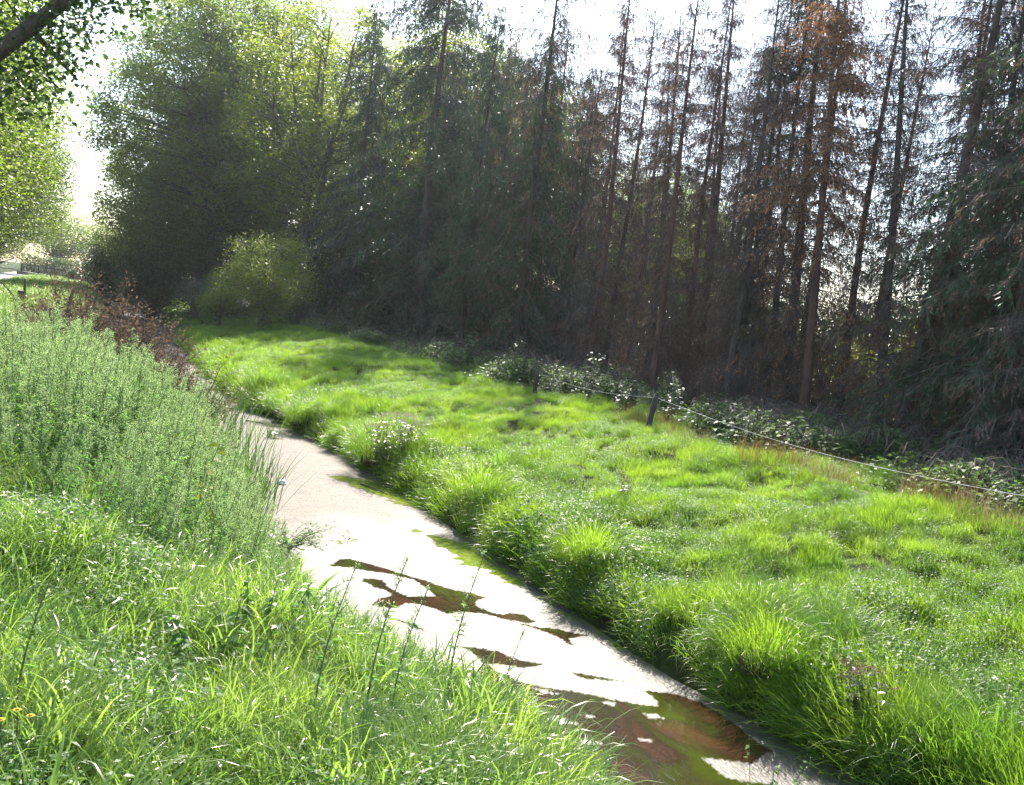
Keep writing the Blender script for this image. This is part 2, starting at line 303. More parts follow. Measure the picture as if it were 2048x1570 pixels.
ISLE = [[(4.8,9.55),(4.93,9.44),(5.03,9.33),(4.87,9.38)],[(4.61,8.76),(4.78,8.79),(4.87,8.58),(4.69,8.57)],[(5.42,9.06),(5.61,9.0),(5.51,8.96)],[(5.75,8.7),(5.87,8.66),(5.94,8.54),(5.75,8.58)],[(4.74,8.19),(4.86,8.18),(4.94,8.09),(4.79,8.12)],[(5.04,8.78),(5.15,8.72),(5.1,8.67)],[(5.35,8.14),(5.48,8.11),(5.43,8.06)],[(5.78,7.66),(5.96,7.59),(6.14,7.32),(6.14,7.04),(5.79,7.22)]]
GREEN = [[(5.7,16.85),(5.81,16.29),(5.75,15.49),(5.83,15.11),(5.85,14.52),(6.08,14.08),(6.18,13.44),(6.33,13.14),(6.5,12.94),(6.47,13.44),(6.48,14.65),(6.5,15.78),(6.11,16.31)],[(4.22,16.05),(4.51,16.01),(4.49,15.81),(4.23,15.82)],[(6.38,12.04),(6.67,11.6),(6.83,10.82),(6.82,9.86),(6.69,9.87),(6.51,10.77),(6.38,11.62)],
 [(5.3,22),(5.7,20.5),(6.3,18.6),(6.7,18.4),(6.7,20),(6.2,21.4)]]
def polysd(P, poly):
    """signed distance to a polygon, negative inside"""
    poly = np.array(poly); d = np.full(len(P), 1e9); ins = np.zeros(len(P), bool)
    for i in range(len(poly)):
        a = poly[i]; b = poly[(i+1) % len(poly)]; e = b-a; w = P-a
        t = np.clip((w@e)/max(1e-9, e@e), 0, 1); q = w-t[:, None]*e; d = np.minimum(d, (q**2).sum(1))
        c = ((a[1] > P[:, 1]) != (b[1] > P[:, 1]))
        with np.errstate(divide='ignore', invalid='ignore'):
            xx = a[0]+(P[:, 1]-a[1])*(b[0]-a[0])/(b[1]-a[1])
        ins ^= c & (P[:, 0] < xx)
    return np.where(ins, -1, 1)*np.sqrt(d)
def smooth01(x, a, b): t = np.clip((x-a)/(b-a), 0, 1); return t*t*(3-2*t)
WU = np.arange(2.0, 7.9, .03); WV = axis([(1, 20, .035), (20, 36, .12), (36, 140, 1.0)])
a, b = np.meshgrid(WU, WV, indexing='ij')
a2 = a+bend(b); P2 = np.stack([a2.ravel(), b.ravel()], 1)
op = np.full(len(P2), 1e9); near = (P2[:, 1] < 17); Pn = P2[near]; o = np.full(len(Pn), 1e9)
for poly in OPEN: o = np.minimum(o, polysd(Pn, poly))
jit = .05*(fbm(Pn[:, 0]*7, Pn[:, 1]*7, 3)-.5)+.05*(vnoise(Pn[:, 0]*30, Pn[:, 1]*30)-.5)
for poly in ISLE: o = np.maximum(o, -polysd(Pn, poly))
op[near] = o+jit
opn = 1-smooth01(op, -.012, .012)
gr = np.full(len(P2), 1e9); ng = P2[:, 1] < 26; Pg = P2[ng]; q = np.full(len(Pg), 1e9)
for poly in GREEN: q = np.minimum(q, polysd(Pg, poly))
gr[ng] = q
blot = fbm(P2[:, 0]*6, P2[:, 1]*6, 4)
grn = smooth01(-gr+.5*(blot-.5), -.06, .12)*.9
mb = MB(); mb.add(np.stack([P2[:, 0], P2[:, 1], np.zeros(len(P2))], 1), grid_faces(len(WU), len(WV)))
w = mb.obj('stream_water', M['water']); tag(w, 'shallow stream with pale scum and brown open patches', 'water', kind='structure')
matte_scum = smooth01(P2[:, 1]+3.2*(fbm(P2[:, 0]*1.1+5, P2[:, 1]*.9, 5)-.5)*2-.35*(P2[:, 0]-5), 11.5, 19.5)  # rises upstream, with noise breaking up the transition
for nm, arr in (('open', opn), ('green', grn), ('matte_scum', matte_scum)):
    at = w.data.attributes.new(nm, 'FLOAT', 'POINT'); at.data.foreach_set('value', arr.astype(np.float32))

# ------------------------------------------------------------------ scattered ground cover (stuff)
def scatter(name, pts, rot, scl, idx, protos, label, cat):
    me = bpy.data.meshes.new(name); n = len(pts); me.vertices.add(n); me.vertices.foreach_set('co', np.asarray(pts, np.float32).ravel())
    for nm, ty, arr, key in (('rot', 'FLOAT_VECTOR', rot, 'vector'), ('scl', 'FLOAT', scl, 'value'), ('idx', 'INT', idx, 'value')):
        a = me.attributes.new(nm, ty, 'POINT'); a.data.foreach_set(key, np.asarray(arr, np.int32 if ty == 'INT' else np.float32).ravel())
    for m in protos[0].materials: me.materials.append(m)
    ob = bpy.data.objects.new(name, me); col.objects.link(ob); tag(ob, label, cat, kind='stuff')
    ng = bpy.data.node_groups.new(name+'_nodes', 'GeometryNodeTree'); ng.is_modifier = True
    ng.interface.new_socket('Geometry', in_out='INPUT', socket_type='NodeSocketGeometry'); ng.interface.new_socket('Geometry', in_out='OUTPUT', socket_type='NodeSocketGeometry')
    N, L = ng.nodes, ng.links; gi = N.new('NodeGroupInput'); go = N.new('NodeGroupOutput'); jn = N.new('GeometryNodeJoinGeometry')
    def attr(nm, ty):
        x = N.new('GeometryNodeInputNamedAttribute'); x.data_type = ty; x.inputs['Name'].default_value = nm; return x.outputs['Attribute']
    ar, as_, ai = attr('rot', 'FLOAT_VECTOR'), attr('scl', 'FLOAT'), attr('idx', 'INT')
    er = N.new('FunctionNodeEulerToRotation'); L.new(ar, er.inputs[0])
    for k, pm in enumerate(protos):
        po = bpy.data.objects.new(name+'_source', pm)
        oi = N.new('GeometryNodeObjectInfo'); oi.inputs['Object'].default_value = po; oi.inputs['As Instance'].default_value = False
        cp = N.new('FunctionNodeCompare'); cp.data_type = 'INT'; cp.operation = 'EQUAL'; L.new(ai, cp.inputs[2]); cp.inputs[3].default_value = k
        ip = N.new('GeometryNodeInstanceOnPoints'); L.new(gi.outputs[0], ip.inputs['Points']); L.new(cp.outputs[0], ip.inputs['Selection']); L.new(oi.outputs['Geometry'], ip.inputs['Instance'])
        L.new(er.outputs[0], ip.inputs['Rotation']); L.new(as_, ip.inputs['Scale']); L.new(ip.outputs[0], jn.inputs[0])
    L.new(jn.outputs[0], go.inputs[0])
    md = ob.modifiers.new('scatter', 'NODES'); md.node_group = ng
    return ob
def sample(u0, u1, v0, v1, dens):
    n = int((u1-u0)*(v1-v0)*dens); return np.stack([rng.uniform(u0, u1, n), rng.uniform(v0, v1, n)], 1)
def orient(P, k=.6, jit=.12):
    """euler: random spin, then lean part of the way towards the slope normal"""
    e = .25; zu = (ground_z(P[:, 0]+e, P[:, 1])-ground_z(P[:, 0]-e, P[:, 1]))/(2*e); zv = (ground_z(P[:, 0], P[:, 1]+e)-ground_z(P[:, 0], P[:, 1]-e))/(2*e)
    out = []
    for i in range(len(P)):
        n = Vector((-zu[i]*k+rng.normal(0, jit), -zv[i]*k+rng.normal(0, jit), 1)).normalized()
        q = Vector((0, 0, 1)).rotation_difference(n) @ Quaternion((0, 0, 1), rng.uniform(0, 2*PI)); out.append(q.to_euler())
    return np.array([tuple(x) for x in out])
def tuft(n, r, L, w, lean, droop, mats, mfun=None, seg=4, extra=None):
    mb = MB(); rr = r*np.sqrt(rng.random(n)); th = rng.uniform(0, 2*PI, n)
    root = np.stack([rr*np.cos(th), rr*np.sin(th), np.full(n, -.03)], 1)
    az = th+rng.normal(0, .9, n)
    blades(mb, root, az, rng.uniform(*L, n), rng.uniform(*w, n), np.abs(rng.normal(*lean, n)), rng.uniform(*droop, n), seg)
    if extra: extra(mb)
    return mb.mesh('tuft', mats)
def herb_extra(nl, h, ls, m):
    def f(mb):
        c = np.stack([rng.normal(0, .1, nl), rng.normal(0, .1, nl), rng.uniform(.03, h, nl)], 1)
        a = rng.uniform(0, 2*PI, nl); d = np.stack([np.cos(a), np.sin(a), rng.uniform(-.4, .5, nl)], 1)
        leaves(mb, c, d, np.array([0, 0, 1.])+.5*rdir(nl), rng.uniform(*ls, nl), rng.uniform(*ls, nl)*.45, m)
    return f
# right bank: long bright grass
far = [tuft(100, .26, (.24, .5), (.0045, .009), (.35, .25), (.4, 1.5), [M['grass']]) for _ in range(5)]
far += [tuft(70, .22, (.22, .42), (.006, .010), (.55, .3), (.9, 2.0), [M['grass']]) for _ in range(3)]
far += [tuft(55, .22, (.2, .4), (.007, .011), (.4, .3), (.6, 1.6), [M['grass'], M['herb']], extra=herb_extra(60, .3, (.03, .06), 1)) for _ in range(2)]
def swirl(n, r, L, w, mats, lean=.75, spread=.45):
    mb = MB(); rr = r*np.sqrt(rng.random(n)); th = rng.uniform(0, 2*PI, n)
    blades(mb, np.stack([rr*np.cos(th), rr*np.sin(th), np.full(n, -.03)], 1), rng.normal(0, spread, n), rng.uniform(*L, n), rng.uniform(*w, n), np.abs(rng.normal(lean*.6, .25, n)), rng.uniform(.9, 2.1, n), 5)
    return mb.mesh('swirl', mats)
far += [swirl(90, .24, (.3, .62), (.0045, .009), [M['grass']]) for _ in range(4)]
R = np.vstack([sample(6.3, 16.5, 3.5, 16, 80), sample(4.5, 19, 16, 34, 42), sample(1.5, 19, 34, 65, 18), sample(-3, 17, 65, 125, 2.5)])
us = shiftu(R[:, 0], R[:, 1]); lim = 15.2+2.4*(fbm(R[:, 0]*.0+R[:, 1]*.35, R[:, 1]*.1, 2)-.5)*2
keep = (us > 6.72) & (us < lim) & ~((us > 12.6) & (rng.random(len(R)) < .35))
keep &= (fbm(R[:, 0]*2.2+5, R[:, 1]*2.2, 3) > .40) | (rng.random(len(R)) < .35)
R = R[keep]; us = us[keep]
big = fbm(R[:, 0]*.7+50, R[:, 1]*.7, 3)
scl = (.55+.9*big)*rng.uniform(.75, 1.25, len(R))*np.where(R[:, 1] > 34, 1.25, 1)*np.interp(us, [6.7, 7.6, 8.5, 10.5, 12], [1.1, .92, .60, .52, .5])
patch = fbm(R[:, 0]*.45+7, R[:, 1]*.45+3, 3)
idx = np.where(patch > .555, rng.integers(8, 10, len(R)), np.where(big < .45, rng.integers(5, 8, len(R)), rng.integers(0, 5, len(R))))
sw = fbm(R[:, 0]*.9+70, R[:, 1]*.9+11, 3); idx = np.where((sw > .5) & (idx < 8), rng.integers(10, 14, len(R)), idx)
rot = orient(R, .75)
scatter('right_bank_grass', np.column_stack([R, ground_z(R[:, 0], R[:, 1])]), rot, scl, idx, far, 'long bright grass covering the sloping bank right of the stream', 'grass')
# left bank foreground and distance
fgp = [tuft(105, .2, (.14, .36), (.0035, .008), (.45, .3), (.7, 2.1), [M['grass_fg']], seg=5) for _ in range(6)]
fgp += [tuft(55, .2, (.14, .32), (.005, .009), (.45, .3), (.6, 1.8), [M['grass_fg'], M['herb']], extra=herb_extra(90, .24, (.018, .042), 1)) for _ in range(4)]
fgp += [tuft(30, .14, (.3, .5), (.008, .014), (.35, .2), (.9, 2.0), [M['grass_fg']], seg=6) for _ in range(2)]
fgp += [swirl(80, .18, (.2, .42), (.004, .009), [M['grass_fg']]) for _ in range(3)]
Lp = np.vstack([sample(-4, 4.6, 1.2, 10, 70), sample(-6, 3.6, 10, 34, 16), sample(-5.2, 1.5, 34, 125, 6)])
us = shiftu(Lp[:, 0], Lp[:, 1]); keep = (us < 2.98) & ~((Lp[:, 0] < -5.0) & (Lp[:, 0] > -8.5)); Lp = Lp[keep]
patch = fbm(Lp[:, 0]*.9+3, Lp[:, 1]*.9+8, 3)
idx = np.where(patch > .5, rng.integers(6, 10, len(Lp)), rng.integers(0, 6, len(Lp))); sw = fbm(Lp[:, 0]*1.1+30, Lp[:, 1]*1.1, 3) > .52; idx = np.where(sw & (idx < 6), rng.integers(12, 15, len(Lp)), idx); idx[rng.random(len(Lp)) < .06] = 10; idx[rng.random(len(Lp)) < .04] = 11
scl = rng.uniform(.7, 1.25, len(Lp))*(.65+.7*fbm(Lp[:, 0]*.8, Lp[:, 1]*.8+20, 2))*np.where(Lp[:, 1] > 34, 1.3, 1)*np.interp(shiftu(Lp[:, 0], Lp[:, 1]), [1.6, 2.8], [1, .75])
scatter('left_bank_grass', np.column_stack([Lp, ground_z(Lp[:, 0], Lp[:, 1])]), orient(Lp, .4), scl, idx, fgp, 'tangled green grass and herbs on the near left bank', 'grass')

# mugwort stand
def mugwort(H, top=True):
    mb = MB(); n = 9; s = np.linspace(0, 1, n)
    bx, by = rng.normal(0, .06, 2)*H
    P = np.stack([bx*s*s, by*s*s, H*s], 1); tube(mb, P, np.linspace(.006, .0025, n), 4, 1)
    nl = int(60*H); t = rng.uniform(.06, .72, nl); c = np.stack([bx*t*t, by*t*t, H*t], 1); a = rng.uniform(0, 2*PI, nl)
    d = np.stack([np.cos(a), np.sin(a), rng.uniform(-.1, .9, nl)], 1)
    leaves(mb, c+d*rng.uniform(0, .05, (nl, 1)), d, np.array([0, 0, 1.])+.6*rdir(nl), rng.uniform(.05, .11, nl)*(1.1-.5*t), rng.uniform(.012, .03, nl), 0)
    nb = int(16*H)
    for k in range(nb):
        t0 = rng.uniform(.42, .97); b0 = np.array([bx*t0*t0, by*t0*t0, H*t0]); a = rng.uniform(0, 2*PI); Lb = .30*(1.08-t0)+.05
        dv = nrm(np.array([np.cos(a)*.55, np.sin(a)*.55, 1.0])); pts = b0+dv*np.linspace(0, Lb, 4)[:, None]
        tube(mb, pts, [.002, .0018, .0014, .001], 3, 1)
        m = int(16+90*Lb); tt = rng.uniform(.15, 1.05, m)[:, None]; c = b0+dv*Lb*tt+rng.normal(0, .007, (m, 3))
        leaves(mb, c, rdir(m)+np.array([0, 0, .4]), rdir(m), rng.uniform(.008, .02, m), rng.uniform(.005, .009, m), 2)
    m = 60; tt = rng.uniform(.75, 1.03, m)[:, None]; c = np.concatenate([bx*tt*tt, by*tt*tt, H*tt], 1)+rng.normal(0, .008, (m, 3))
    leaves(mb, c, rdir(m)+np.array([0, 0, .4]), rdir(m), rng.uniform(.01, .022, m), .008, 2)
    return mb.mesh('mugwort', [M['mug'], M['stem'], M['mugtop']])
mugs = [mugwort(h) for h in (1.15, 1.3, 1.4, 1.0, 1.25, .85)]
BED = [(-5, 14.5), (-3.2, 12.6), (-1.0, 10.6), (-.4, 8.3), (.1, 7.1), (1.0, 6.7), (1.7, 7.6), (1.95, 9.6), (2.1, 11), (2.1, 13), (1.8, 14.6), (1.0, 15), (-.5, 14.5), (-2, 15), (-5, 17.5)]
Mp = sample(-6, 3.2, 7, 18, 62); keep = polysd(Mp, BED)+.5*(vnoise(Mp[:, 0]*1.2, Mp[:, 1]*1.2)-.5) < 0
Mp = Mp[keep & (shiftu(Mp[:, 0], Mp[:, 1]) < 2.7)]
edge = -polysd(Mp, BED)
scl = rng.uniform(.58, 1.02, len(Mp))*np.interp(Mp[:, 0], [-.5, .6, 2.2], [1, .93, .8])*np.interp(edge, [0, .5, 1.2], [.62, .85, 1.0])
scl *= .86+.28*fbm(Mp[:, 0]*.6, Mp[:, 1]*.6+9, 2)
scatter('mugwort_stand', np.column_stack([Mp, ground_z(Mp[:, 0], Mp[:, 1])-.03]), orient(Mp, .2, .11), scl, rng.integers(0, 6, len(Mp)), mugs, 'tall grey-green mugwort stand covering the left bank', 'mugwort')

# brambles along the forest edge
def bramble(n, r, h, ls):
    mb = MB(); c = np.stack([rng.normal(0, r*.5, n), rng.normal(0, r*.5, n), h*rng.random(n)**.6], 1); c[:, 2] *= np.exp(-(c[:, 0]**2+c[:, 1]**2)/(r*r)*.8)
    a = rng.uniform(0, 2*PI, n); d = np.stack([np.cos(a), np.sin(a), rng.uniform(-.5, .3, n)], 1)
    leaves(mb, c, d, np.array([0, 0, 1.])+.45*rdir(n), rng.uniform(*ls, n), rng.uniform(*ls, n)*.62, 0)
    m = 4; a = rng.uniform(0, 2*PI, m)
    for k in range(m):
        t = np.linspace(0, 1, 5); q = r*.9*t; z = h*1.1*np.sin(t*2.4)
        tube(mb, np.stack([q*np.cos(a[k]), q*np.sin(a[k]), z], 1), .005, 3, 1)
    return mb.mesh('bramble', [M['bramble'], M['twig']])
brs = [bramble(230, .55, .5, (.05, .10)) for _ in range(4)]
Bp = np.vstack([sample(13.2, 16.4, 8, 42, 8), sample(12, 17, 42, 75, 3), sample(12.7, 18.5, 8, 40, 5.5), sample(11.5, 19, 40, 95, 1.6), sample(18.5, 30, 10, 70, .55)])
pn = fbm(Bp[:, 0]*.35, Bp[:, 1]*.35, 3); us = shiftu(Bp[:, 0], Bp[:, 1])
Bp = Bp[(pn > .47) & (us > 13.4-1.2*(fbm(Bp[:, 1]*.3, Bp[:, 1]*0, 2)-.3))]
scatter('bramble_undergrowth', np.column_stack([Bp, ground_z(Bp[:, 0], Bp[:, 1])]), orient(Bp, .5), rng.uniform(.7, 1.5, len(Bp))*(.8+.7*fbm(Bp[:, 0]*.5+2, Bp[:, 1]*.5, 2)), rng.integers(0, 4, len(Bp)), brs, 'dark low brambles with shining leaves along the foot of the spruces', 'undergrowth')

# ------------------------------------------------------------------ trees
def spruce(seed, H, R0, zb, prof, rise, droop, twig_hang, r0, needles, ntwig=.034, twl=(.14, .46), whorl=.25, bl=(.45, 1.15), nl=(.07, .13), lean=.15, npt=7, nw=(.024, .045)):
    """needles(t, rng) -> for each twig at height fraction t: (probability of green, probability of brown)"""
    global rng
    rng = np.random.default_rng(seed)
    tr, cr = MB(), MB(); n = 22; s = np.linspace(0, 1, n)
    wob = lean*np.stack([np.sin(s*rng.uniform(2, 4)+rng.uniform(0, 6))-0, np.sin(s*rng.uniform(2, 4)+rng.uniform(0, 6))], 1); wob -= wob[0]
    axis_ = np.column_stack([wob, H*s-.15]); rr = r0*(1-s)**.85+.012; rr[0] *= 1.35; rr[1] *= 1.08
    tube(tr, axis_, rr, 9, 0, True)
    for k in range(int(H*3)):   # broken snags on the stem
        t = rng.uniform(.05, .6); a = rng.uniform(0, 2*PI); p0 = np.array([np.interp(t, s, axis_[:, i]) for i in range(3)]); L = rng.uniform(.08, .35)
        dv = nrm(np.array([np.cos(a), np.sin(a), rng.uniform(-.3, .2)])); tube(tr, np.array([p0, p0+dv*(np.interp(t, s, rr)+L)]), [.014, .005], 4)
    z = zb
    while z < H-.15:
        t = z/H; p0 = np.array([np.interp(t, s, axis_[:, i]) for i in range(3)])
        for b in range(rng.integers(3, 7)):
            a = rng.uniform(0, 2*PI); L = R0*prof((z-zb)/(H-zb))*rng.uniform(*bl)
            if L < .08: L = .08
            q = np.linspace(0, 1, 6); h = np.array([np.cos(a), np.sin(a), 0]); up = rise(t)
            P = p0+np.outer(L*q, h); P[:, 2] += L*(up*q-droop*q*q+.25*droop*q**4)+rng.uniform(-.12, .12); P += np.outer(q*q, rng.normal(0, .06*L, 3))
            tube(cr, P, np.linspace(.007+.011*min(1, L/2), .003, 6), 3, 0)
            m = max(3, int(L/ntwig)); u = rng.uniform(.12, 1, m)
            c = np.stack([np.interp(u, q, P[:, i]) for i in range(3)], 1); side = np.array([-h[1], h[0], 0])*np.where(rng.random(m) < .5, -1, 1)[:, None]
            d = h*rng.uniform(.1, .7, (m, 1))+side*rng.uniform(.15, .9, (m, 1))+np.array([0, 0, -1.])*twig_hang*rng.uniform(.3, 1.3, (m, 1))+.2*rdir(m)
            d = nrm(d); tl = rng.uniform(*twl, m)*(.5+.6*min(1, L/1.2)); ribbons(cr, c, d, tl, .012, 0)
            pg, pb = needles(t, a); x = rng.random(m)
            for sel, mi in ((x < pg, 1), ((x >= pg) & (x < pg+pb), 2)):
                if sel.any():
                    kk = np.repeat(np.where(sel)[0], npt); f = rng.random(len(kk))[:, None]
                    cc = c[kk]+d[kk]*tl[kk][:, None]*f; dd = d[kk]*1.0+.55*rdir(len(kk))
                    leaves(cr, cc, dd, rdir(len(kk)), rng.uniform(*nl, len(kk))*1.3, rng.uniform(*nw, len(kk)), mi, .05)
        z += whorl*rng.uniform(.6, 1.35)
    return tr, cr
cone = lambda x: (1-x)**.75*.95+.05
narrow = lambda x: np.interp(x, [0, .2, .6, .9, 1], [.8, .75, .8, .5, .12])
broad = lambda x: np.interp(x, [0, .15, .55, .8, 1], [.85, 1, .8, .6, .1])
SP = {}
def mkspruce(key, barkm, *a, **k):
    tr, cr = spruce(*a, **k)
    SP[key] = (tr.mesh('trunk', [barkm], True), cr.mesh('crown', [M['twig'], M['needle'], M['needle_orange' if key[:3] == 'ora' else 'needle_brown']]))
bare = lambda t, a: (0, float(np.interp(t, [0, .3, .45, .75, .95, 1], [.30, .12, .04, .12, .08, .02])))
browny = lambda t, a: (0, float(np.interp(t, [0, .3, .5, .7, .92, 1], [.35, .18, .2, .5, .35, .05])))
low_fuzz = lambda t, a: (.06, float(np.interp(t, [0, .25, .45, .7, 1], [.5, .28, .10, .22, .08])))
green = lambda t, a: (.92, .02)
mixed = lambda t, a: (float(np.interp(t, [0, .15, .45, .65, .8, 1], [.45, .8, .85, .6, .12, 0])), .10)
topgreen = lambda t, a: (.95 if t > .66 else (.2 if t < .3 else .03), .10)
rise_f = lambda t: np.interp(t, [0, .5, .85, 1], [-.05, .1, .45, 1.1])
fine = dict(npt=6, nl=(.05, .09), nw=(.014, .026), ntwig=.036, whorl=.24)
for i, sd in enumerate((21, 22, 23)):
    mkspruce('bare%d' % i, M['bark'], sd, 15, 2.0, .5, narrow, rise_f, .45, 1.5, (.125, .15, .135)[i], bare, **fine)
for i, sd in enumerate((31, 32)):
    mkspruce('brown%d' % i, M['bark_red'], sd, 15, 2.0, .5, narrow, rise_f, .5, 1.6, .14, browny, **fine)
for i, sd in enumerate((41, 42)):
    mkspruce('fuzz%d' % i, M['bark'], sd, 15, 2.2, .3, narrow, rise_f, .5, 1.6, .12, low_fuzz, **fine)
for i, sd in enumerate((51, 52)):
    mkspruce('green%d' % i, M['bark'], sd, 18, 3.1, .5, broad, rise_f, .8, 1.9, .17, green, ntwig=.045, twl=(.25, .9), whorl=.40, bl=(.3, 1.25), nw=(.026, .05))
for i, sd in enumerate((61, 62)):
    mkspruce('mixed%d' % i, M['bark'], sd, 16, 2.9, .4, broad, rise_f, .65, 1.8, .14, mixed, ntwig=.04, whorl=.36, twl=(.2, .8), bl=(.3, 1.15), npt=7, nw=(.02, .035))
mkspruce('topgreen0', M['bark'], 71, 15, 2.1, .5, narrow, rise_f, .5, 1.3, .13, topgreen, **fine)
orange_ = lambda t, a: (0, float(np.interp(t, [0, .35, .45, .6, .8, .95, 1], [.3, .15, .5, .95, .9, .4, .1])))
mkspruce('orange0', M['bark_red'], 81, 15, 2.3, .5, broad, rise_f, .6, 2.0, .12, orange_, npt=7, nl=(.05, .09), nw=(.016, .03), ntwig=.04, whorl=.3, twl=(.2, .7))

def spruce_at(key, u, v, H, label, group=None, tilt=(0, 0), wide=1.0, name=None, rz=None):
    tr, cr = SP[key]; base = {'green0': 18, 'green1': 18, 'mixed0': 16, 'mixed1': 16}.get(key, 15)
    o = empty(name or ('spruce_tree' if key[:5] in ('green', 'mixed', 'topgr') else 'dead_spruce'), (u, v, gz(u, v)-.05))
    s = H/base; o.scale = (s*wide, s*wide, s); o.rotation_euler = (rad(tilt[1]), rad(tilt[0]), rng.uniform(0, 6.28) if rz is None else rz)
    o.rotation_mode = 'XYZ'
    part('trunk', tr, o); part('crown', cr, o); tag(o, label, 'spruce', group); return o
front = [
 ('green0', 17.5, 70, 23, 'drooping dark green spruce leftmost of the conifer row, beside the slender leafy tree', 1.0),
 ('green1', 18, 55.5, 25, 'tallest dark green spruce with a thick drooping top, left part of the row', 1.25),
 ('green0', 17.5, 47, 17.5, 'shorter drooping green spruce right of the thick-topped one', .9),
 ('mixed0', 18, 41, 19, 'half bare spruce with green sprays midway and a naked twiggy top', 1.1),
 ('brown0', 18.5, 35, 16, 'dead spruce thick with brown twigs just right of the half green one', 1.0),
 ('brown1', 18.2, 29.6, 14.6, 'reddish brown dead spruce with a stout stem above the leaning fence post', 1.0),
 ('brown0', 19.5, 29.5, 14.8, 'red stemmed dead spruce right of the stout brown one', .8),
 ('bare0', 18.2, 25.4, 13.8, 'bare thin dead spruce with open sky on both sides', .95),
 ('fuzz0', 19.5, 26.6, 14.6, 'bare dead spruce with dark clotted twigs in mid row', .9),
 ('topgreen0', 20.5, 25.3, 15.6, 'dead stemmed spruce with a dense dark green top', 1.3),
 ('orange0', 19.0, 22.6, 14.2, 'dead spruce hung with orange brown needles, right of the green topped one', 1.25),
 ('bare1', 20, 20.8, 14.5, 'thin grey dead spruce between the orange one and the thick right stem', .95),
 ('fuzz1', 18.0, 18.0, 16, 'thick stemmed dead spruce with green lower sprays near the right edge', 1.25),
 ('mixed1', 17.8, 15.2, 16.5, 'half green spruce at the right edge with long drooping side branches', 1.15),
 ('mixed0', 20.2, 16.2, 15.5, 'green sprayed spruce behind the half green one at the right edge', 1.1),
 ('fuzz0', 16.9, 13.2, 15, 'darkest spruce standing nearest in the right corner', 1.25),
 ('mixed1', 19.6, 13.4, 13, 'dark spruce filling the gap by the right edge behind the darkest one', 1.2),
 ('mixed0', 22.5, 18.6, 14, 'green flecked spruce in the second row near the right edge', 1.1),
 ('green1', 21.5, 44, 15, 'dark green spruce behind the half bare one', .9),
 ('green0', 20.5, 60, 17, 'dark green spruce behind the thick-topped one', 1.0),
]
for i, (k, u, v, H, lb, wd) in enumerate(front):
    spruce_at(k, u, v, H, lb, tilt=(float(np.interp(v, [14, 20, 26, 34, 60], [-4.2, -3, -.8, .8, 2.2]))+random.Random(i).uniform(-.8, .8), random.Random(i+50).uniform(-1, 1)), wide=wd)
rb = np.random.default_rng(99)
nb = 0
for row, (ur, v0, v1, st) in enumerate(((20.3, 14, 62, 2.6), (22.8, 15, 70, 2.6), (25.5, 36, 74, 3.6))):
    v = v0+rb.uniform(0, 2)
    while v < v1:
        k = rb.choice(['bare0', 'bare1', 'bare2', 'fuzz0', 'fuzz1', 'brown0', 'brown1'], p=[.2, .2, .2, .12, .12, .08, .08])
        if v > 45: k = rb.choice(['brown0', 'fuzz1', 'brown1', 'fuzz0'])
        spruce_at(str(k), ur+rb.normal(0, .5), v, rb.uniform(12.5, 16)+max(0, v-32)*.18, 'slender dead spruce standing in the rows behind the front stems', 'dead spruces behind the front row', tilt=(float(np.interp(v, [14, 20, 26, 34, 60], [-4, -3, -.8, .8, 2.0]))+rb.uniform(-1.3, 1.3), rb.uniform(-1.5, 1.5)))
        v += st*rb.uniform(.7, 1.4)*(2.1 if v > 36 else 1)

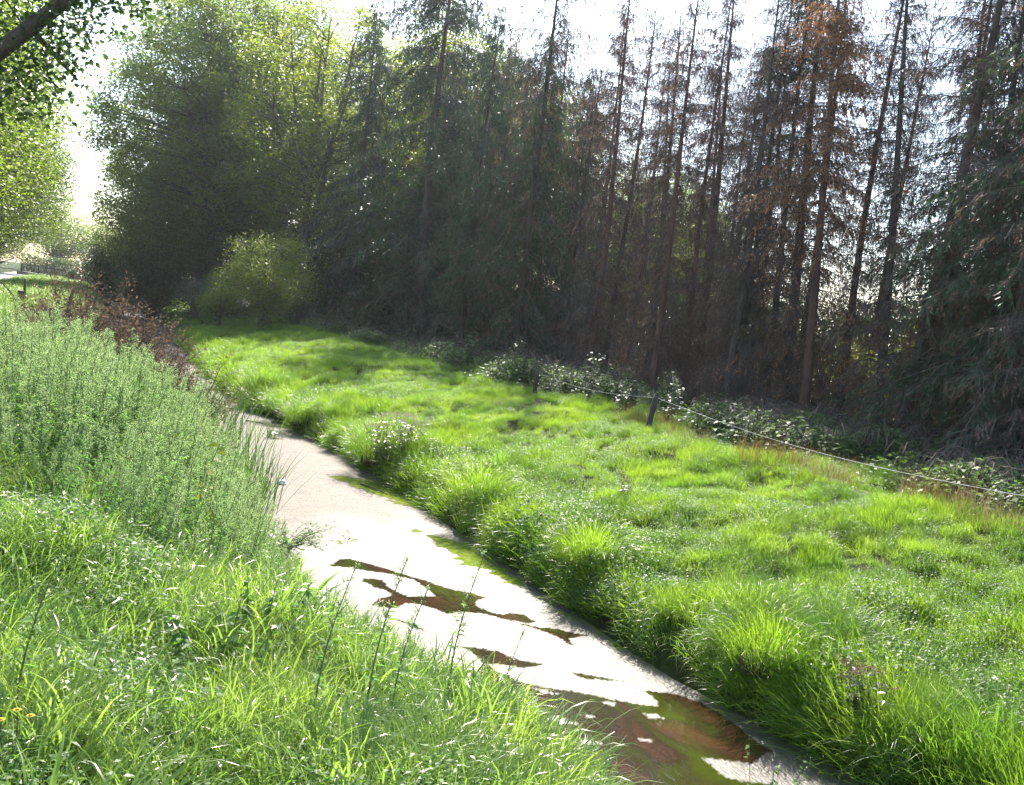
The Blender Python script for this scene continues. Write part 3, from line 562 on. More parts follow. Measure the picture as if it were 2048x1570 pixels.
def broadleaf(seed, H, R, cb, ncl, lpc, ls, r0, limbs=6, sig=.55, fork=.25, gap=.42, sq=1.0, shellp=.45):
    global rng
    rng = np.random.default_rng(seed)
    tr, cr = MB(), MB(); paths = []
    n = 14; s = np.linspace(0, 1, n)
    P = np.column_stack([.35*np.sin(s*3+rng.uniform(0, 6)), .35*np.sin(s*2.4+rng.uniform(0, 6)), H*.86*s-.2]); P[:, :2] -= P[0, :2]
    tube(tr, P, r0*(1-s)**.8+.03, 9); paths.append((P, r0*(1-s)**.8+.03))
    cz = (cb+H)/2; hz = (H-cb)/2
    for k in range(limbs):
        t0 = rng.uniform(fork, fork+.35); p0 = np.array([np.interp(t0, s, P[:, i]) for i in range(3)]); a = 2*PI*k/limbs+rng.normal(0, .4)
        el = rng.uniform(.25, 1.15); tgt = np.array([R*.75*np.cos(a)*np.cos(el), R*.75*np.sin(a)*np.cos(el), cz+hz*.8*np.sin(el)])
        q = np.linspace(0, 1, 9)[:, None]; mid = p0+(tgt-p0)*.45+np.array([np.cos(a), np.sin(a), .2])*R*.12
        B = (1-q)**2*p0+2*q*(1-q)*mid+q*q*tgt; B += np.cumsum(rng.normal(0, .05, B.shape), 0)
        rr = r0*.5*(1-q[:, 0])**.8+.02; tube(tr, B, rr, 6); paths.append((B, rr))
    AP = np.vstack([p for p, r in paths]); AR = np.concatenate([r for p, r in paths])
    d = rdir(ncl*2); rad_ = rng.random(ncl*2)**shellp; C = d*rad_[:, None]*np.array([R, R, hz])*sq+np.array([0, 0, cz])
    g3 = fbm(C[:, 0]*.45+C[:, 2]*.31, C[:, 1]*.45-C[:, 2]*.37, 3); C = C[g3 > gap][:ncl]
    for c in C:
        dist = np.linalg.norm(AP-c, axis=1)+2.0*np.clip(AP[:, 2]-c[2]+.5, 0, 9); i = dist.argmin(); p0 = AP[i]
        q = np.linspace(0, 1, 5)[:, None]; mid = (p0+c)/2+np.array([0, 0, .25])+rng.normal(0, .15, 3)
        B = (1-q)**2*p0+2*q*(1-q)*mid+q*q*c; tube(cr, B, np.linspace(min(.06, AR[i]), .014, 5), 4, 1)
    m = len(C)*lpc; ci = np.repeat(np.arange(len(C)), lpc); sc = rng.uniform(.65, 1.35, len(C))[ci]
    c = C[ci]+rng.normal(0, 1, (m, 3))*np.array([sig, sig, sig*.78])*sc[:, None]
    a = rng.uniform(0, 2*PI, m); dd = np.stack([np.cos(a), np.sin(a), rng.uniform(-.9, .3, m)], 1)
    leaves(cr, c, dd, np.array([0, 0, 1.])+.75*rdir(m), rng.uniform(.7, 1.25, m)*ls, rng.uniform(.45, .75, m)*ls, 0)
    return tr, cr
def mktree(bm, lm, *a, **k):
    tr, cr = broadleaf(*a, **k); return tr.mesh('trunk', [bm], True), cr.mesh('crown', [lm, bm])
def tree_at(meshes, u, v, label, cat='tree', name='broadleaf_tree', s=1.0, rz=0, group=None, sz=None):
    o = empty(name, (u, v, gz(u, v)-.1), rz); o.scale = (s, s, sz or s)
    part('trunk', meshes[0], o); part('crown', meshes[1], o); tag(o, label, cat, group); return o
D0 = mktree(M['bark_grey'], M['dome'], 101, 29, 9.5, 2.0, 1000, 150, .26, .42, 10, .66, .2, .41)
D1 = mktree(M['bark_grey'], M['dome'], 102, 24, 7.5, 1.0, 620, 120, .24, .36, 9, .6, .15, .43)
D2 = mktree(M['bark_grey'], M['yellowgreen'], 103, 21, 5.6, 3.5, 330, 95, .2, .26, 7, .5, .22, .45)
D3 = mktree(M['bark_grey'], M['dark_leaf'], 104, 9, 4.5, .2, 400, 90, .19, .2, 6, .6, .05, .36)
tree_at(D0, 9.4, 93, 'huge domed maple, the tallest crown left of the spruces', name='maple_tree', s=1.04)
tree_at(D1, 5.8, 97, 'broad dark maple at the left flank of the dome, beside the bridge', name='maple_tree', s=.76, rz=1.3)
tree_at(D0, 15.2, 97, 'maple with olive crown right of the dome, behind the slender forked tree', name='maple_tree', s=1.04, rz=2.4)
tree_at(D2, 15.8, 79, 'slender forked tree with open yellow-green crown and visible dark stem', name='ash_tree', s=1.24, rz=.5)
for i, (m_, u, v, s_, lb) in enumerate(((D2, 25, 76, 1.25, 'yellow-green tree glowing behind the leftmost spruce'), (D2, 30, 68, .95, 'yellow-green tree showing through behind the tall green spruces'),
     (D1, 28, 96, 1.2, 'leafy tree top seen between the slender tree and the thick-topped spruce'), (D1, 33, 84, 1.05, 'olive tree behind the spruces, left of the half bare one'))):
    tree_at(m_, u, v, lb, name='ash_tree' if m_ is D2 else 'maple_tree', s=s_, rz=2+i*1.4)
for i, (u, v, s_) in enumerate(((38, 78, .75), (36, 62, .62), (34, 52, .5), (42, 66, .6), (47, 84, .8), (29, 108, .9))):
    tree_at(D1 if i % 2 else D2, u, v, 'leafy tree far behind the brown spruce rows', name='broadleaf_tree', s=s_, rz=i*2.1, group='leafy trees behind the spruce rows')
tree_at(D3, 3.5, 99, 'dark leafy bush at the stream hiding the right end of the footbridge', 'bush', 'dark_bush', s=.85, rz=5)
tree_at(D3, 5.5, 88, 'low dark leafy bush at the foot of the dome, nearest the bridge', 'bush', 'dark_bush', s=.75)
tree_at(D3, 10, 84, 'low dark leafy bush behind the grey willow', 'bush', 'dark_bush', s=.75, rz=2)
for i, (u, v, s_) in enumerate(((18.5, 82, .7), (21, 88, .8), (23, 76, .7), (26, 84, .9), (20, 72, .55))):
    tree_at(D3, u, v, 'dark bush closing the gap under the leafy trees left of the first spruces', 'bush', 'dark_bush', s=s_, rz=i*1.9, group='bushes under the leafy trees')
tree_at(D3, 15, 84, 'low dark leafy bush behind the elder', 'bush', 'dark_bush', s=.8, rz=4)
D4 = mktree(M['bark_grey'], M['lime'], 105, 19, 8.2, 1.6, 1050, 105, .17, .36, 9, .75, .15, .34)
for i, (u, v) in enumerate(((-9.6, 34), (-9.4, 52), (-9.3, 70), (-9.2, 90), (-8.9, 128))):
    tree_at(D4, u, v, ('nearest full lime tree of the avenue, its bright foliage hanging over the path', 'second lime tree of the avenue along the path', 'third lime tree of the avenue along the path', 'fourth lime tree of the avenue along the path', 'farthest lime tree with its trunk beside the bridge')[i], name='lime_tree', s=(1.0, 1.0, .95, 1.0, .95)[i], rz=i*1.7, group='lime trees of the path avenue')
# small leafy shrubs
E1 = mktree(M['bark_grey'], M['yellowgreen'], 106, 6.5, 2.6, .2, 150, 75, .15, .08, 7, .42, .03, .42)
tree_at(E1, 9.7, 61, 'rounded pale green elder shrub below the slender forked tree', 'shrub', 'elder_shrub', s=.9)
tree_at(E1, 11.4, 66, 'broader pale green elder shrub just right of the rounded one, under the leafy trees', 'shrub', 'elder_shrub', s=.95, rz=2)
tree_at(E1, 8.2, 66, 'lower green elder shrub left of the rounded one, before the dome', 'shrub', 'elder_shrub', s=.6, rz=4)
E2 = mktree(M['bark_grey'], M['willow'], 107, 3.4, 1.9, .1, 110, 80, .12, .05, 7, .36, .02, .40)
tree_at(E2, 8.0, 76, 'grey leaved willow shrub in the shade of the dome', 'shrub', 'willow_shrub', s=.95)
tree_at(E2, 13.2, 67, 'small grey-green shrub between the elder and the leftmost spruce', 'shrub', 'willow_shrub', s=.6, rz=2)
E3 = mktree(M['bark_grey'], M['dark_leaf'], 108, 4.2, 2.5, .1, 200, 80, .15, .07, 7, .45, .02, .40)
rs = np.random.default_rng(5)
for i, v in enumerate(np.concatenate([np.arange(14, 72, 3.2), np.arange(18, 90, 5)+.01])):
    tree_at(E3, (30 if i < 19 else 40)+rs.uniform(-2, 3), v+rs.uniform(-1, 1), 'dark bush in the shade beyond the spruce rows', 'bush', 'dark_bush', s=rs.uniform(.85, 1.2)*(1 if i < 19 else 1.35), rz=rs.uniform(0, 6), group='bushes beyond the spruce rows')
E4 = mktree(M['bark_grey'], M['yellowgreen'], 109, 4.0, 1.6, .2, 90, 70, .13, .05, 6, .36, .03, .42)
for (u, v, s, lb) in ((23.0, 22.3, .95, 'sunlit yellow-green bush glowing between the dark stems at right'), (25, 27, .8, 'small sunlit bush behind the orange brown spruce'), (22, 19.2, .6, 'low sunlit bush left of the darkest right corner')):
    tree_at(E4, u, v, lb, 'bush', 'sunlit_bush', s=s, rz=u)
def sapling(seed, H):
    global rng
    rng = np.random.default_rng(seed); mb = MB(); st = MB()
    for k in range(4):
        a = rng.uniform(0, 6.28); q = np.linspace(0, 1, 6); top = np.array([.22*np.cos(a), .22*np.sin(a), H*rng.uniform(.7, 1)])
        P = np.outer(q, top)+np.outer(np.sin(q*3), [.04*np.cos(a+1), .04*np.sin(a+1), 0]); tube(st, P, np.linspace(.012, .003, 6), 4)
        n = 75; t = rng.uniform(.2, 1, n); c = np.stack([np.interp(t, q, P[:, i]) for i in range(3)], 1)+rng.normal(0, .09, (n, 3)); a2 = rng.uniform(0, 6.28, n)
        leaves(mb, c, np.stack([np.cos(a2), np.sin(a2), rng.uniform(-.6, .3, n)], 1), np.array([0, 0, 1.])+.5*rdir(n), rng.uniform(.08, .15, n), rng.uniform(.05, .09, n))
    return st.mesh('stem', [M['stem']]), mb.mesh('foliage', [M['willow']])
for i, (u, v, H, lb) in enumerate(((13.5, 25.3, 1.6, 'tallest pale leafy sapling in front of the dark stems'), (13.4, 20.9, 1.2, 'pale leafy sapling behind the leaning fence post'), (13.4, 23.0, 1.0, 'low pale sapling between the two taller ones'), (13.5, 31, 1.5, 'pale sapling at the brambles left of the tallest one'), (13.5, 18.2, 1.0, 'small pale sapling right of the fence post'), (13.6, 35.5, 1.4, 'pale sapling at the foot of the half green spruce'))):
    o = empty('leafy_sapling', (u, v, gz(u, v))); a, b = sapling(200+i, H); part('stem', a, o); part('foliage', b, o); tag(o, lb, 'sapling')

# near lime whose dark limb hangs into the top left corner
rng = np.random.default_rng(301)
nt_ = empty('lime_tree', (-7.2, 13.2, gz(-7.2, 13.2)-.1)); tag(nt_, 'near lime tree whose dark limb reaches into the top left corner', 'lime tree')
tb, cb_ = MB(), MB(); q = np.linspace(0, 1, 12)
def W2(p): return np.asarray(p, float)-np.array(nt_.location)
tube(tb, np.column_stack([.2*np.sin(q*2), .15*np.sin(q*3), 13*q]), .38*(1-q)**.7+.04, 12)
limbs = [np.array([(-7.1, 13.1, 4.4), (-4.5, 12.3, 4.6), (-2.2, 11.9, 5.1), (-1.17, 11.6, 5.78), (-.66, 11.44, 6.31), (-.25, 11.3, 6.75), (.35, 11.1, 7.3), (.9, 11, 7.8)]),
         np.array([(-7.1, 13.1, 5.6), (-5, 13.5, 7.0), (-3.4, 13.2, 7.9), (-1.8, 13, 8.6)]), np.array([(-7.1, 13.1, 6.2), (-7.5, 10.5, 8.0), (-7, 8.5, 9)]), np.array([(-7.1, 13.1, 6.0), (-8.5, 15.5, 8.0), (-9.2, 17, 9.4)]),
         np.array([(-.66, 11.44, 6.31), (-.4, 11.6, 6.1), (-.2, 11.8, 5.95)])]
def smoothpath(P, n=24):
    t = np.linspace(0, 1, len(P)); tt = np.linspace(0, 1, n); Q = np.stack([np.interp(tt, t, P[:, i]) for i in range(3)], 1)
    for _ in range(4): Q[1:-1] = (Q[:-2]+2*Q[1:-1]+Q[2:])/4
    return Q
for i, l in enumerate(limbs):
    l = smoothpath(l); tube(tb, W2(l), np.linspace((.13, .16, .16, .16, .035)[i], (.05, .03, .03, .03, .012)[i], len(l)), 8)
cent = []
vis = [(-1.1, 11.6, 6.7), (-.8, 11.5, 6.9), (-.5, 11.4, 6.75), (-.2, 11.3, 6.75), (.05, 11.2, 6.8), (.3, 11.05, 6.85), (.25, 11.1, 6.75), (-.2, 11.25, 6.45), (-.3, 11.2, 6.2), (-.45, 11.3, 6.05), (-.5, 11.3, 5.75), (-.35, 11.2, 6.35), (-.7, 11.4, 5.95), (-.85, 11.45, 5.75), (-.6, 11.3, 5.6), (-1.0, 11.5, 5.6), (-.62, 11.5, 6.55), (-.95, 11.6, 6.25)]
for c in vis: cent.append((c, 150, .19))
for k in range(170):
    d_ = rdir(1)[0]; c = np.array([-6.6, 12.5, 9.5])+d_*rng.random()**.4*np.array([4.8, 4.5, 4.2])
    if c[2] > 7.3 or c[0] < -2.6: cent.append((tuple(c), 70, .45))
SK = np.vstack([smoothpath(l) for l in limbs])
for c, m, sg in cent:
    c = np.array(c); p0 = SK[np.linalg.norm(SK-c, axis=1).argmin()]; qq = np.linspace(0, 1, 5)[:, None]
    tube(cb_, W2((1-qq)*p0+qq*c+np.sin(qq*PI)*np.array([0, 0, .06])), np.linspace(.012, .003, 5), 4, 1)
    cc = c+rng.normal(0, sg, (m, 3)); a = rng.uniform(0, 6.28, m)
    leaves(cb_, W2(cc), np.stack([np.cos(a), np.sin(a), rng.uniform(-1.2, .1, m)], 1), np.array([0, 0, 1.])+.6*rdir(m), rng.uniform(.045, .085, m), rng.uniform(.04, .065, m), 0)
tb.obj('trunk', M['bark'], nt_, True); cb_.obj('crown', [M['dark_leaf'], M['bark']], nt_)  # backlit shade put into the colour: darker leaves than the other limes

# ------------------------------------------------------------------ bridge, hedge, far things
A, B = Vector((-6.6, 131.5, 2.78)), Vector((6.0, 126, 2.15)); dv = (B-A); Lb = dv.length; dn = dv.normalized()
br = empty('footbridge', A); tag(br, 'low footbridge with dark railing crossing the stream far away', 'bridge')
yaw = math.atan2(dn.y, dn.x); pit = -math.asin(dn.z); rotm = Euler((0, pit, yaw)).to_matrix()
def bl(mb, x, y, z, sx, sy, sz): 
    c = rotm@Vector((x, y, z)); box(mb, c, (sx, sy, sz), rot=rotm)
mb = MB(); bl(mb, Lb/2, 1.5, -.45, Lb+1, 3.2, .7); mb.obj('deck', M['concrete'], br)
for y in (0.05, 2.95):
    ml = MB(); bl(ml, Lb/2, y, .78, Lb, .07, .07); bl(ml, Lb/2, y, .02, Lb, .05, .05)
    for x in np.arange(.12, Lb, .2): bl(ml, x, y, .39, .035, .03, .72)
    r_ = ml.obj('railing', M['steel'], br)
    for x in np.arange(0.0, Lb+.1, Lb/7):
        mp_ = MB(); bl(mp_, x, y, .34, .1, .1, .98); mp_.obj('post', M['steel'], r_)
hd = empty('hedge', (0, 176, 1.9)); tag(hd, 'long clipped pale green hedge beyond the footbridge', 'hedge')
rng = np.random.default_rng(77); mb = MB(); n = 9000
c = np.stack([rng.uniform(-9, 9, n), rng.uniform(-.8, .8, n), rng.uniform(0, 3.0, n)], 1); c[:, 2] += .15*np.sin(c[:, 0]*1.3)
leaves(mb, c, rdir(n), rdir(n)+np.array([0, -.5, .8]), .28, .18); mb.obj('foliage', M['hedge'], hd)
mb = MB()
for x in np.arange(-9, 9, .9): tube(mb, [(x, 0, 0), (x+.1, 0, 1.2), (x, .1, 2.7)], [.06, .05, .02], 5)
mb.obj('stems', M['bark_grey'], hd).name = 'stem'
FB = mktree(M['bark_grey'], M['lime'], 110, 11, 5, .5, 260, 80, .26, .25, 6, .7, .1, .4)
for i, (u, v, s) in enumerate(((-14, 195, 1.1), (-5, 205, 1.2), (4, 200, 1.2), (13, 190, 1.3), (-22, 180, 1.3), (-30, 150, 1.4), (-27, 110, 1.4))):
    tree_at(FB, u, v, 'hazy green tree closing the view beyond the footbridge and hedge', s=s, rz=i*1.1, group='trees closing the far view')
mb = MB()
ws = empty('river_bush', (-.9, 112, gz(-.9, 112)))
tag(ws, 'dark leaved bush at the right end of the visible bridge railing', 'bush')
part('foliage', E3[1], ws); ws.scale = (.32, .32, .34); part('stem', E3[0], ws)

# ------------------------------------------------------------------ cut stump, snag, stakes, brush
def stump(name, u, v, H, r, top_r, label, cat, spike=0, roots=5, bm='bark_grey'):
    o = empty(name, (u, v, gz(u, v)-.05)); mb = MB(); n = 14; k = 16; s = np.linspace(0, 1, n); th = np.linspace(0, 2*PI, k, endpoint=False)
    rr = top_r+(r-top_r)*(1-s)**2.6; V_ = []
    for i in range(n):
        lob = 1+(.35*(1-s[i])**2)*np.cos(th*roots+1)+.06*np.sin(th*3+s[i]*4)
        V_.append(np.stack([rr[i]*lob*np.cos(th)+spike*.12*s[i]**2, rr[i]*lob*np.sin(th), np.full(k, H*s[i])], 1))
    V_ = np.vstack(V_); i = np.arange(n-1)[:, None]*k; j = np.arange(k)[None]
    mb.add(V_, np.stack([i+j, i+(j+1) % k, i+k+(j+1) % k, i+k+j], -1).reshape(-1, 4)); mb.obj('trunk', M[bm], o, True)
    mc = MB(); ring = V_[-k:]+np.array([0, 0, .003]); c = ring.mean(0); mc.add(np.vstack([ring, c]), t=[[q_, (q_+1) % k, k] for q_ in range(k)]); mc.obj('cut_face', M['cut'] if bm != 'bark' and not spike else M[bm], o)
    tag(o, label, cat); return o
stump('tree_stump', -2.02, 41, .62, .32, .11, 'sawn tree stump with a pale cut top beside the brush pile', 'stump')
stump('broken_snag', -.29, 25.2, 1.15, .22, .035, 'tall broken pointed snag rising from the brush', 'snag', 1, 4)
stump('tree_stump', -.75, 32.5, .55, .5, .3, 'low dark stump behind the brush, without a pale top', 'stump', bm='bark')
def stake(name, u, v, H, r, label, cat, tilt=0, m='wood_post'):
    o = empty(name, (u, v, gz(u, v)-.05)); mb = MB(); s = np.linspace(0, 1, 7)
    tube(mb, np.column_stack([tilt*s+.01*np.sin(s*9), .01*np.sin(s*7), H*s]), r*(1-.12*s)*(1+.06*np.sin(s*17)), 9, 0, True); mb.obj('shaft', M[m], o, False); return tag(o, label, cat)
stake('wooden_stake', -2.1, 46, .95, .05, 'short dark stake standing behind the pale-topped stump', 'stake', -.06)
o = empty('bent_branch', (-1.75, 35.7, gz(-1.75, 35.7))); mb = MB(); q = np.linspace(0, 1, 12)
tube(mb, np.column_stack([-1.5*q**1.3, .3*q, 1.0*np.sin(q*1.9)+.1]), np.linspace(.028, .012, 12), 7); mb.obj('wood', M['bark'], o, True); tag(o, 'bare branch arching over the mugwort at the left edge', 'branch')
def brush(seed, ext, nb_, nleaf, name, u, v, label):
    global rng
    rng = np.random.default_rng(seed); o = empty(name, (u, v, gz(u, v))); mt, mlf = MB(), MB()
    for k in range(nb_):
        p0 = np.array([rng.uniform(-1, 1)*ext[0], rng.uniform(-1, 1)*ext[1], 0]); p0[2] = gz(u+p0[0], v+p0[1])-gz(u, v)
        a = rng.uniform(0, 6.28); L = rng.uniform(.6, 1.45)*ext[2]; el = rng.uniform(.3, 1.35); dvv = np.array([np.cos(a)*np.cos(el), np.sin(a)*np.cos(el), np.sin(el)]); q = np.linspace(0, 1, 6)[:, None]
        P = p0+dvv*L*q+np.cumsum(rng.normal(0, .05, (6, 3)), 0); tube(mt, P, np.linspace(.018, .004, 6), 4)
        m = nleaf//nb_; t = rng.uniform(.15, 1.05, m); c = np.stack([np.interp(t, q[:, 0], P[:, i]) for i in range(3)], 1)+rng.normal(0, .09, (m, 3))
        ribbons(mt, c[::3], rdir(len(c[::3]))+np.array([0, 0, .3]), .18, .008)
        leaves(mlf, c, rdir(m)+np.array([0, 0, -.4]), rdir(m), rng.uniform(.04, .1, m), rng.uniform(.02, .045, m), 0, .25)
    mt.obj('twigs', M['twig'], o).name = 'branch'; mlf.obj('withered_leaves', M['rust_leaf'], o).name = 'withered_foliage'; return tag(o, label, 'brush')
brush(401, (1.35, 3.0, 1.25), 280, 20000, 'brush_heap', 1.05, 24.5, 'larger heap of cut brush with red brown leaves in front of the shaded bank')
brush(402, (.8, 4.0, .5), 130, 7000, 'brush_heap', -.7, 31, 'cut brush with brown leaves between the stump and the broken snag')
brush(403, (.8, 1.8, .8), 80, 4500, 'brush_heap', 2.9, 29.5, 'dark brown withered weeds at the water behind the reeds')

# ------------------------------------------------------------------ fence
def fpost(u, v, H, label, tx, ty=0):
    o = empty('fence_post', (u, v, gz(u, v)-.1)); mb = MB(); s = np.linspace(0, 1, 8)
    tube(mb, np.column_stack([tx*s, ty*s, H*s]), .07*(1+.1*np.sin(s*11))*(1-.1*s), 8, 0, True); mb.obj('shaft', M['wood_post'], o)
    mb = MB(); tube(mb, [(tx*.9+.05, ty*.9, H*.88), (tx*.9+.1, ty*.9, H*.88)], .016, 6, 0, True); mb.obj('insulator', M['plastic'], o); return tag(o, label, 'fence post', 'fence posts on the bank')
fpost(12.0, 19.5, .95, 'leaning grey fence post on the crest carrying the white cord', .14)
fpost(12.3, 26.4, .9, 'more distant fence post half sunk in brambles', .02)
fpost(12.1, 8.2, .95, 'near fence post beyond the right edge', .04)
mb = MB(); q = np.linspace(0, 1, 40)
p0, p1 = np.array([12.15, 19.5, gz(12, 19.5)+.76]), np.array([12.2, 8.2, gz(12.1, 8.2)+.72])
P = p0+(p1-p0)*q[:, None]; P[:, 2] -= .26*np.sin(q*PI); tube(mb, P, .0034, 5)
p2 = np.array([12.35, 26.4, gz(12.3, 26.4)+.7]); P = p0+(p2-p0)*q[:, None]; P[:, 2] -= .15*np.sin(q*PI); tube(mb, P, .003, 5)
tag(mb.obj('electric_fence_wire', M['wire']), 'white electric fence cord sagging along the crest of the bank', 'fence cord')

# ------------------------------------------------------------------ single plants
def seed(k):
    global rng
    rng = np.random.default_rng(k)
def tussock(k, u, v, r, h, label, n=1500, mat='grass'):
    seed(k); o = empty('grass_tussock', (u, v, max(gz(u, v), -.02))); mb = MB()
    th = rng.uniform(0, 2*PI, n); rr = r*np.sqrt(rng.random(n))*.75; root = np.stack([rr*np.cos(th), rr*np.sin(th), h*.75*(1-(rr/r)**2)*rng.random(n)], 1)
    blades(mb, root, th+rng.normal(0, .5, n), rng.uniform(.4, .85, n)*max(r, .5), rng.uniform(.005, .009, n), np.abs(rng.normal(.25, .2, n))+.6*rr/r, rng.uniform(1.1, 2.4, n), 5)
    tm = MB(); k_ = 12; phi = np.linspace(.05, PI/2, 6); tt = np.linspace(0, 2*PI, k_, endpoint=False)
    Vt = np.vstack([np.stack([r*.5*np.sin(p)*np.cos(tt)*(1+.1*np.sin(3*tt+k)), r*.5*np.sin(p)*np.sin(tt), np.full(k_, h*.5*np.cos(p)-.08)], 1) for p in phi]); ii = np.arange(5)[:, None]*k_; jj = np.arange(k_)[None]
    tm.add(Vt, np.stack([ii+jj, ii+k_+jj, ii+k_+(jj+1) % k_, ii+(jj+1) % k_], -1).reshape(-1, 4)); tm.obj('shade_mound', M['shade_thatch'], o, True)  # dark thatch core added to block light inside the tussock
    mb.obj('blades', M[mat], o).name = 'blade_mass'; return tag(o, label, 'grass tussock', 'tussocks overhanging the stream')
tussock(501, 6.75, 22.3, 1.05, 1.0, 'big rounded grass tussock under the pale seed heads', 1700)
tussock(502, 7.0, 16.9, .8, .7, 'bright upright tussock leaning over the water mid bank')
tussock(503, 6.15, 28.5, .8, .65, 'small shaggy tussock right of the duckweed island')
tussock(504, 5.9, 34.0, .9, .7, 'distant tussock near where the stream disappears')
tussock(505, 6.0, 30.6, .8, .7, 'bright domed tussock at the far water edge')
tussock(506, 7.1, 12.6, .7, .5, 'grass tussock overhanging the scum below mid bank')
tussock(507, 7.2, 8.6, .7, .5, 'near grass tussock drooping over the right water edge')
def strawpatch(k, u, v, label, mat='grass_pale', n=260, r=.5, L=(.35, .7)):
    seed(k); o = empty('dry_grass', (u, v, gz(u, v))); mb = MB(); th = rng.uniform(0, 6.28, n); rr = r*np.sqrt(rng.random(n))
    blades(mb, np.stack([rr*np.cos(th), rr*np.sin(th)*1.6, 0*rr], 1), rng.uniform(0, 6.28, n), rng.uniform(*L, n), .006, np.abs(rng.normal(.3, .25, n)), rng.uniform(.1, 1.2, n), 4)
    mb.obj('blades', M[mat], o).name = 'blade_mass'; return tag(o, label, 'dry grass')
strawpatch(511, 12.6, 20.6, 'russet withered grass left of the leaning fence post', 'grass_rust', 420, .7)
strawpatch(512, 12.3, 18.4, 'straw pale grass at the foot of the leaning fence post', 'grass_pale', 240, .5, (.2, .5))
strawpatch(513, 12.2, 15.2, 'tall mixed straw under the cord, right of the post', 'grass_rust', 320, .6)
strawpatch(514, 12.3, 13.8, 'pale seeding straw under the middle of the cord', 'grass_pale', 260, .45)
strawpatch(515, 12.4, 11.4, 'reddish straw near the right edge of the bank crest', 'grass_rust', 300, .5)
strawpatch(516, 12.2, 10.3, 'pale straw in the corner by the right edge', 'grass_pale', 260, .45)
def reeds(k, u, v, n, r, label, az0=.3, L=(.9, 1.5)):
    seed(k); o = empty('reed_clump', (u, v, max(gz(u, v), 0)-.05)); mb = MB(); th = rng.uniform(0, 6.28, n); rr = r*np.sqrt(rng.random(n))
    blades(mb, np.stack([rr*np.cos(th), rr*np.sin(th)*1.5, 0*rr], 1), az0+rng.normal(0, 1.0, n), rng.uniform(*L, n), rng.uniform(.016, .028, n), np.abs(rng.normal(.3, .18, n)), rng.uniform(.05, .7, n), 6)
    mb.obj('blades', M['reed'], o).name = 'blade_mass'; return tag(o, label, 'reeds', 'reed clumps at the left water edge')
for i, (u, v, lb) in enumerate(((2.9, 19.5, 'tallest reed clump leaning over the scum'), (2.65, 21.5, 'reed clump behind the tallest one'), (2.9, 17.2, 'nearest low reed clump beside the mugwort'), (2.4, 23.6, 'reed clump below the brush heap'), (2.3, 26, 'farthest reed clump below the brush heap'))):
    reeds(520+i, u, v, 85, .5, lb, L=(1.2, 2.0) if i != 2 else (.9, 1.4))
def tallweed(k, u, v, H, label, cat='weed', seedy=True, tilt=.12):
    seed(k); o = empty('tall_weed', (u, v, gz(u, v)-.02)); st, fo = MB(), MB(); q = np.linspace(0, 1, 10)
    P = np.column_stack([tilt*q*q, .03*np.sin(q*4), H*q]); tube(st, P, np.linspace(.006, .002, 10), 5)
    for j in range(int(26*H)):
        t = rng.uniform(.35, 1); p0 = np.array([np.interp(t, q, P[:, i]) for i in range(3)]); a = rng.uniform(0, 6.28); Ls = rng.uniform(.05, .16)*(1.3-t); d_ = nrm(np.array([np.cos(a)*.6, np.sin(a)*.6, .9])); tube(st, [p0, p0+d_*Ls], [.0018, .001], 3)
        m = 9; c = p0+d_*Ls*rng.uniform(.3, 1.1, (m, 1))+rng.normal(0, .005, (m, 3)); leaves(fo, c, rdir(m)+np.array([0, 0, .5]), rdir(m), rng.uniform(.008, .018, m), .006, 1)
    n = int(40*H); t = rng.uniform(.05, .75, n); c = np.stack([np.interp(t, q, P[:, i]) for i in range(3)], 1); a = rng.uniform(0, 6.28, n)
    leaves(fo, c, np.stack([np.cos(a), np.sin(a), rng.uniform(-.2, .6, n)], 1), np.array([0, 0, 1.])+.5*rdir(n), rng.uniform(.04, .09, n), rng.uniform(.012, .025, n), 0)
    st.obj('stem', M['stem'], o); fo.obj('foliage', [M['mug'], M['mugtop']], o); return tag(o, label, cat)
tuftw = 0
for i, (u, v, H, lb) in enumerate(((1.42, 4.55, .95, 'thin tall seeding weed left of centre in the bottom foreground'), (2.12, 5.25, 1.0, 'tallest thin weed with dark stem before the brown water'), (1.15, 4.5, .85, 'shorter thin weed left of the two tall ones'), (1.62, 4.75, .8, 'thin weed just right of the left tall one'), (2.75, 5.9, .85, 'thin pale weed at the edge of the near brown water'), (-.12, 4.25, .7, 'seeding weed behind the yellow flowers'))):
    tallweed(540+i, u, v, H, lb)
# yellowing climber in the mugwort
seed(560); o = empty('yellowing_climber', (1.12, 8.55, gz(1.12, 8.55))); st, fo = MB(), MB(); q = np.linspace(0, 1, 12)
P = np.column_stack([.06*np.sin(q*7), .05*np.cos(q*6), 1.05*q]); tube(st, P, .004, 5); n = 34; t = rng.uniform(.12, 1, n); c = np.stack([np.interp(t, q, P[:, i]) for i in range(3)], 1); a = rng.uniform(0, 6.28, n)
leaves(fo, c, np.stack([np.cos(a), np.sin(a), rng.uniform(-.9, .1, n)], 1), np.array([0, -.6, 1.])+.5*rdir(n), rng.uniform(.06, .11, n), rng.uniform(.04, .06, n)); st.obj('stem', M['stem'], o); fo.obj('foliage', M['yleaf'], o); tag(o, 'bright yellow leaved climber rising through the mugwort', 'climber')
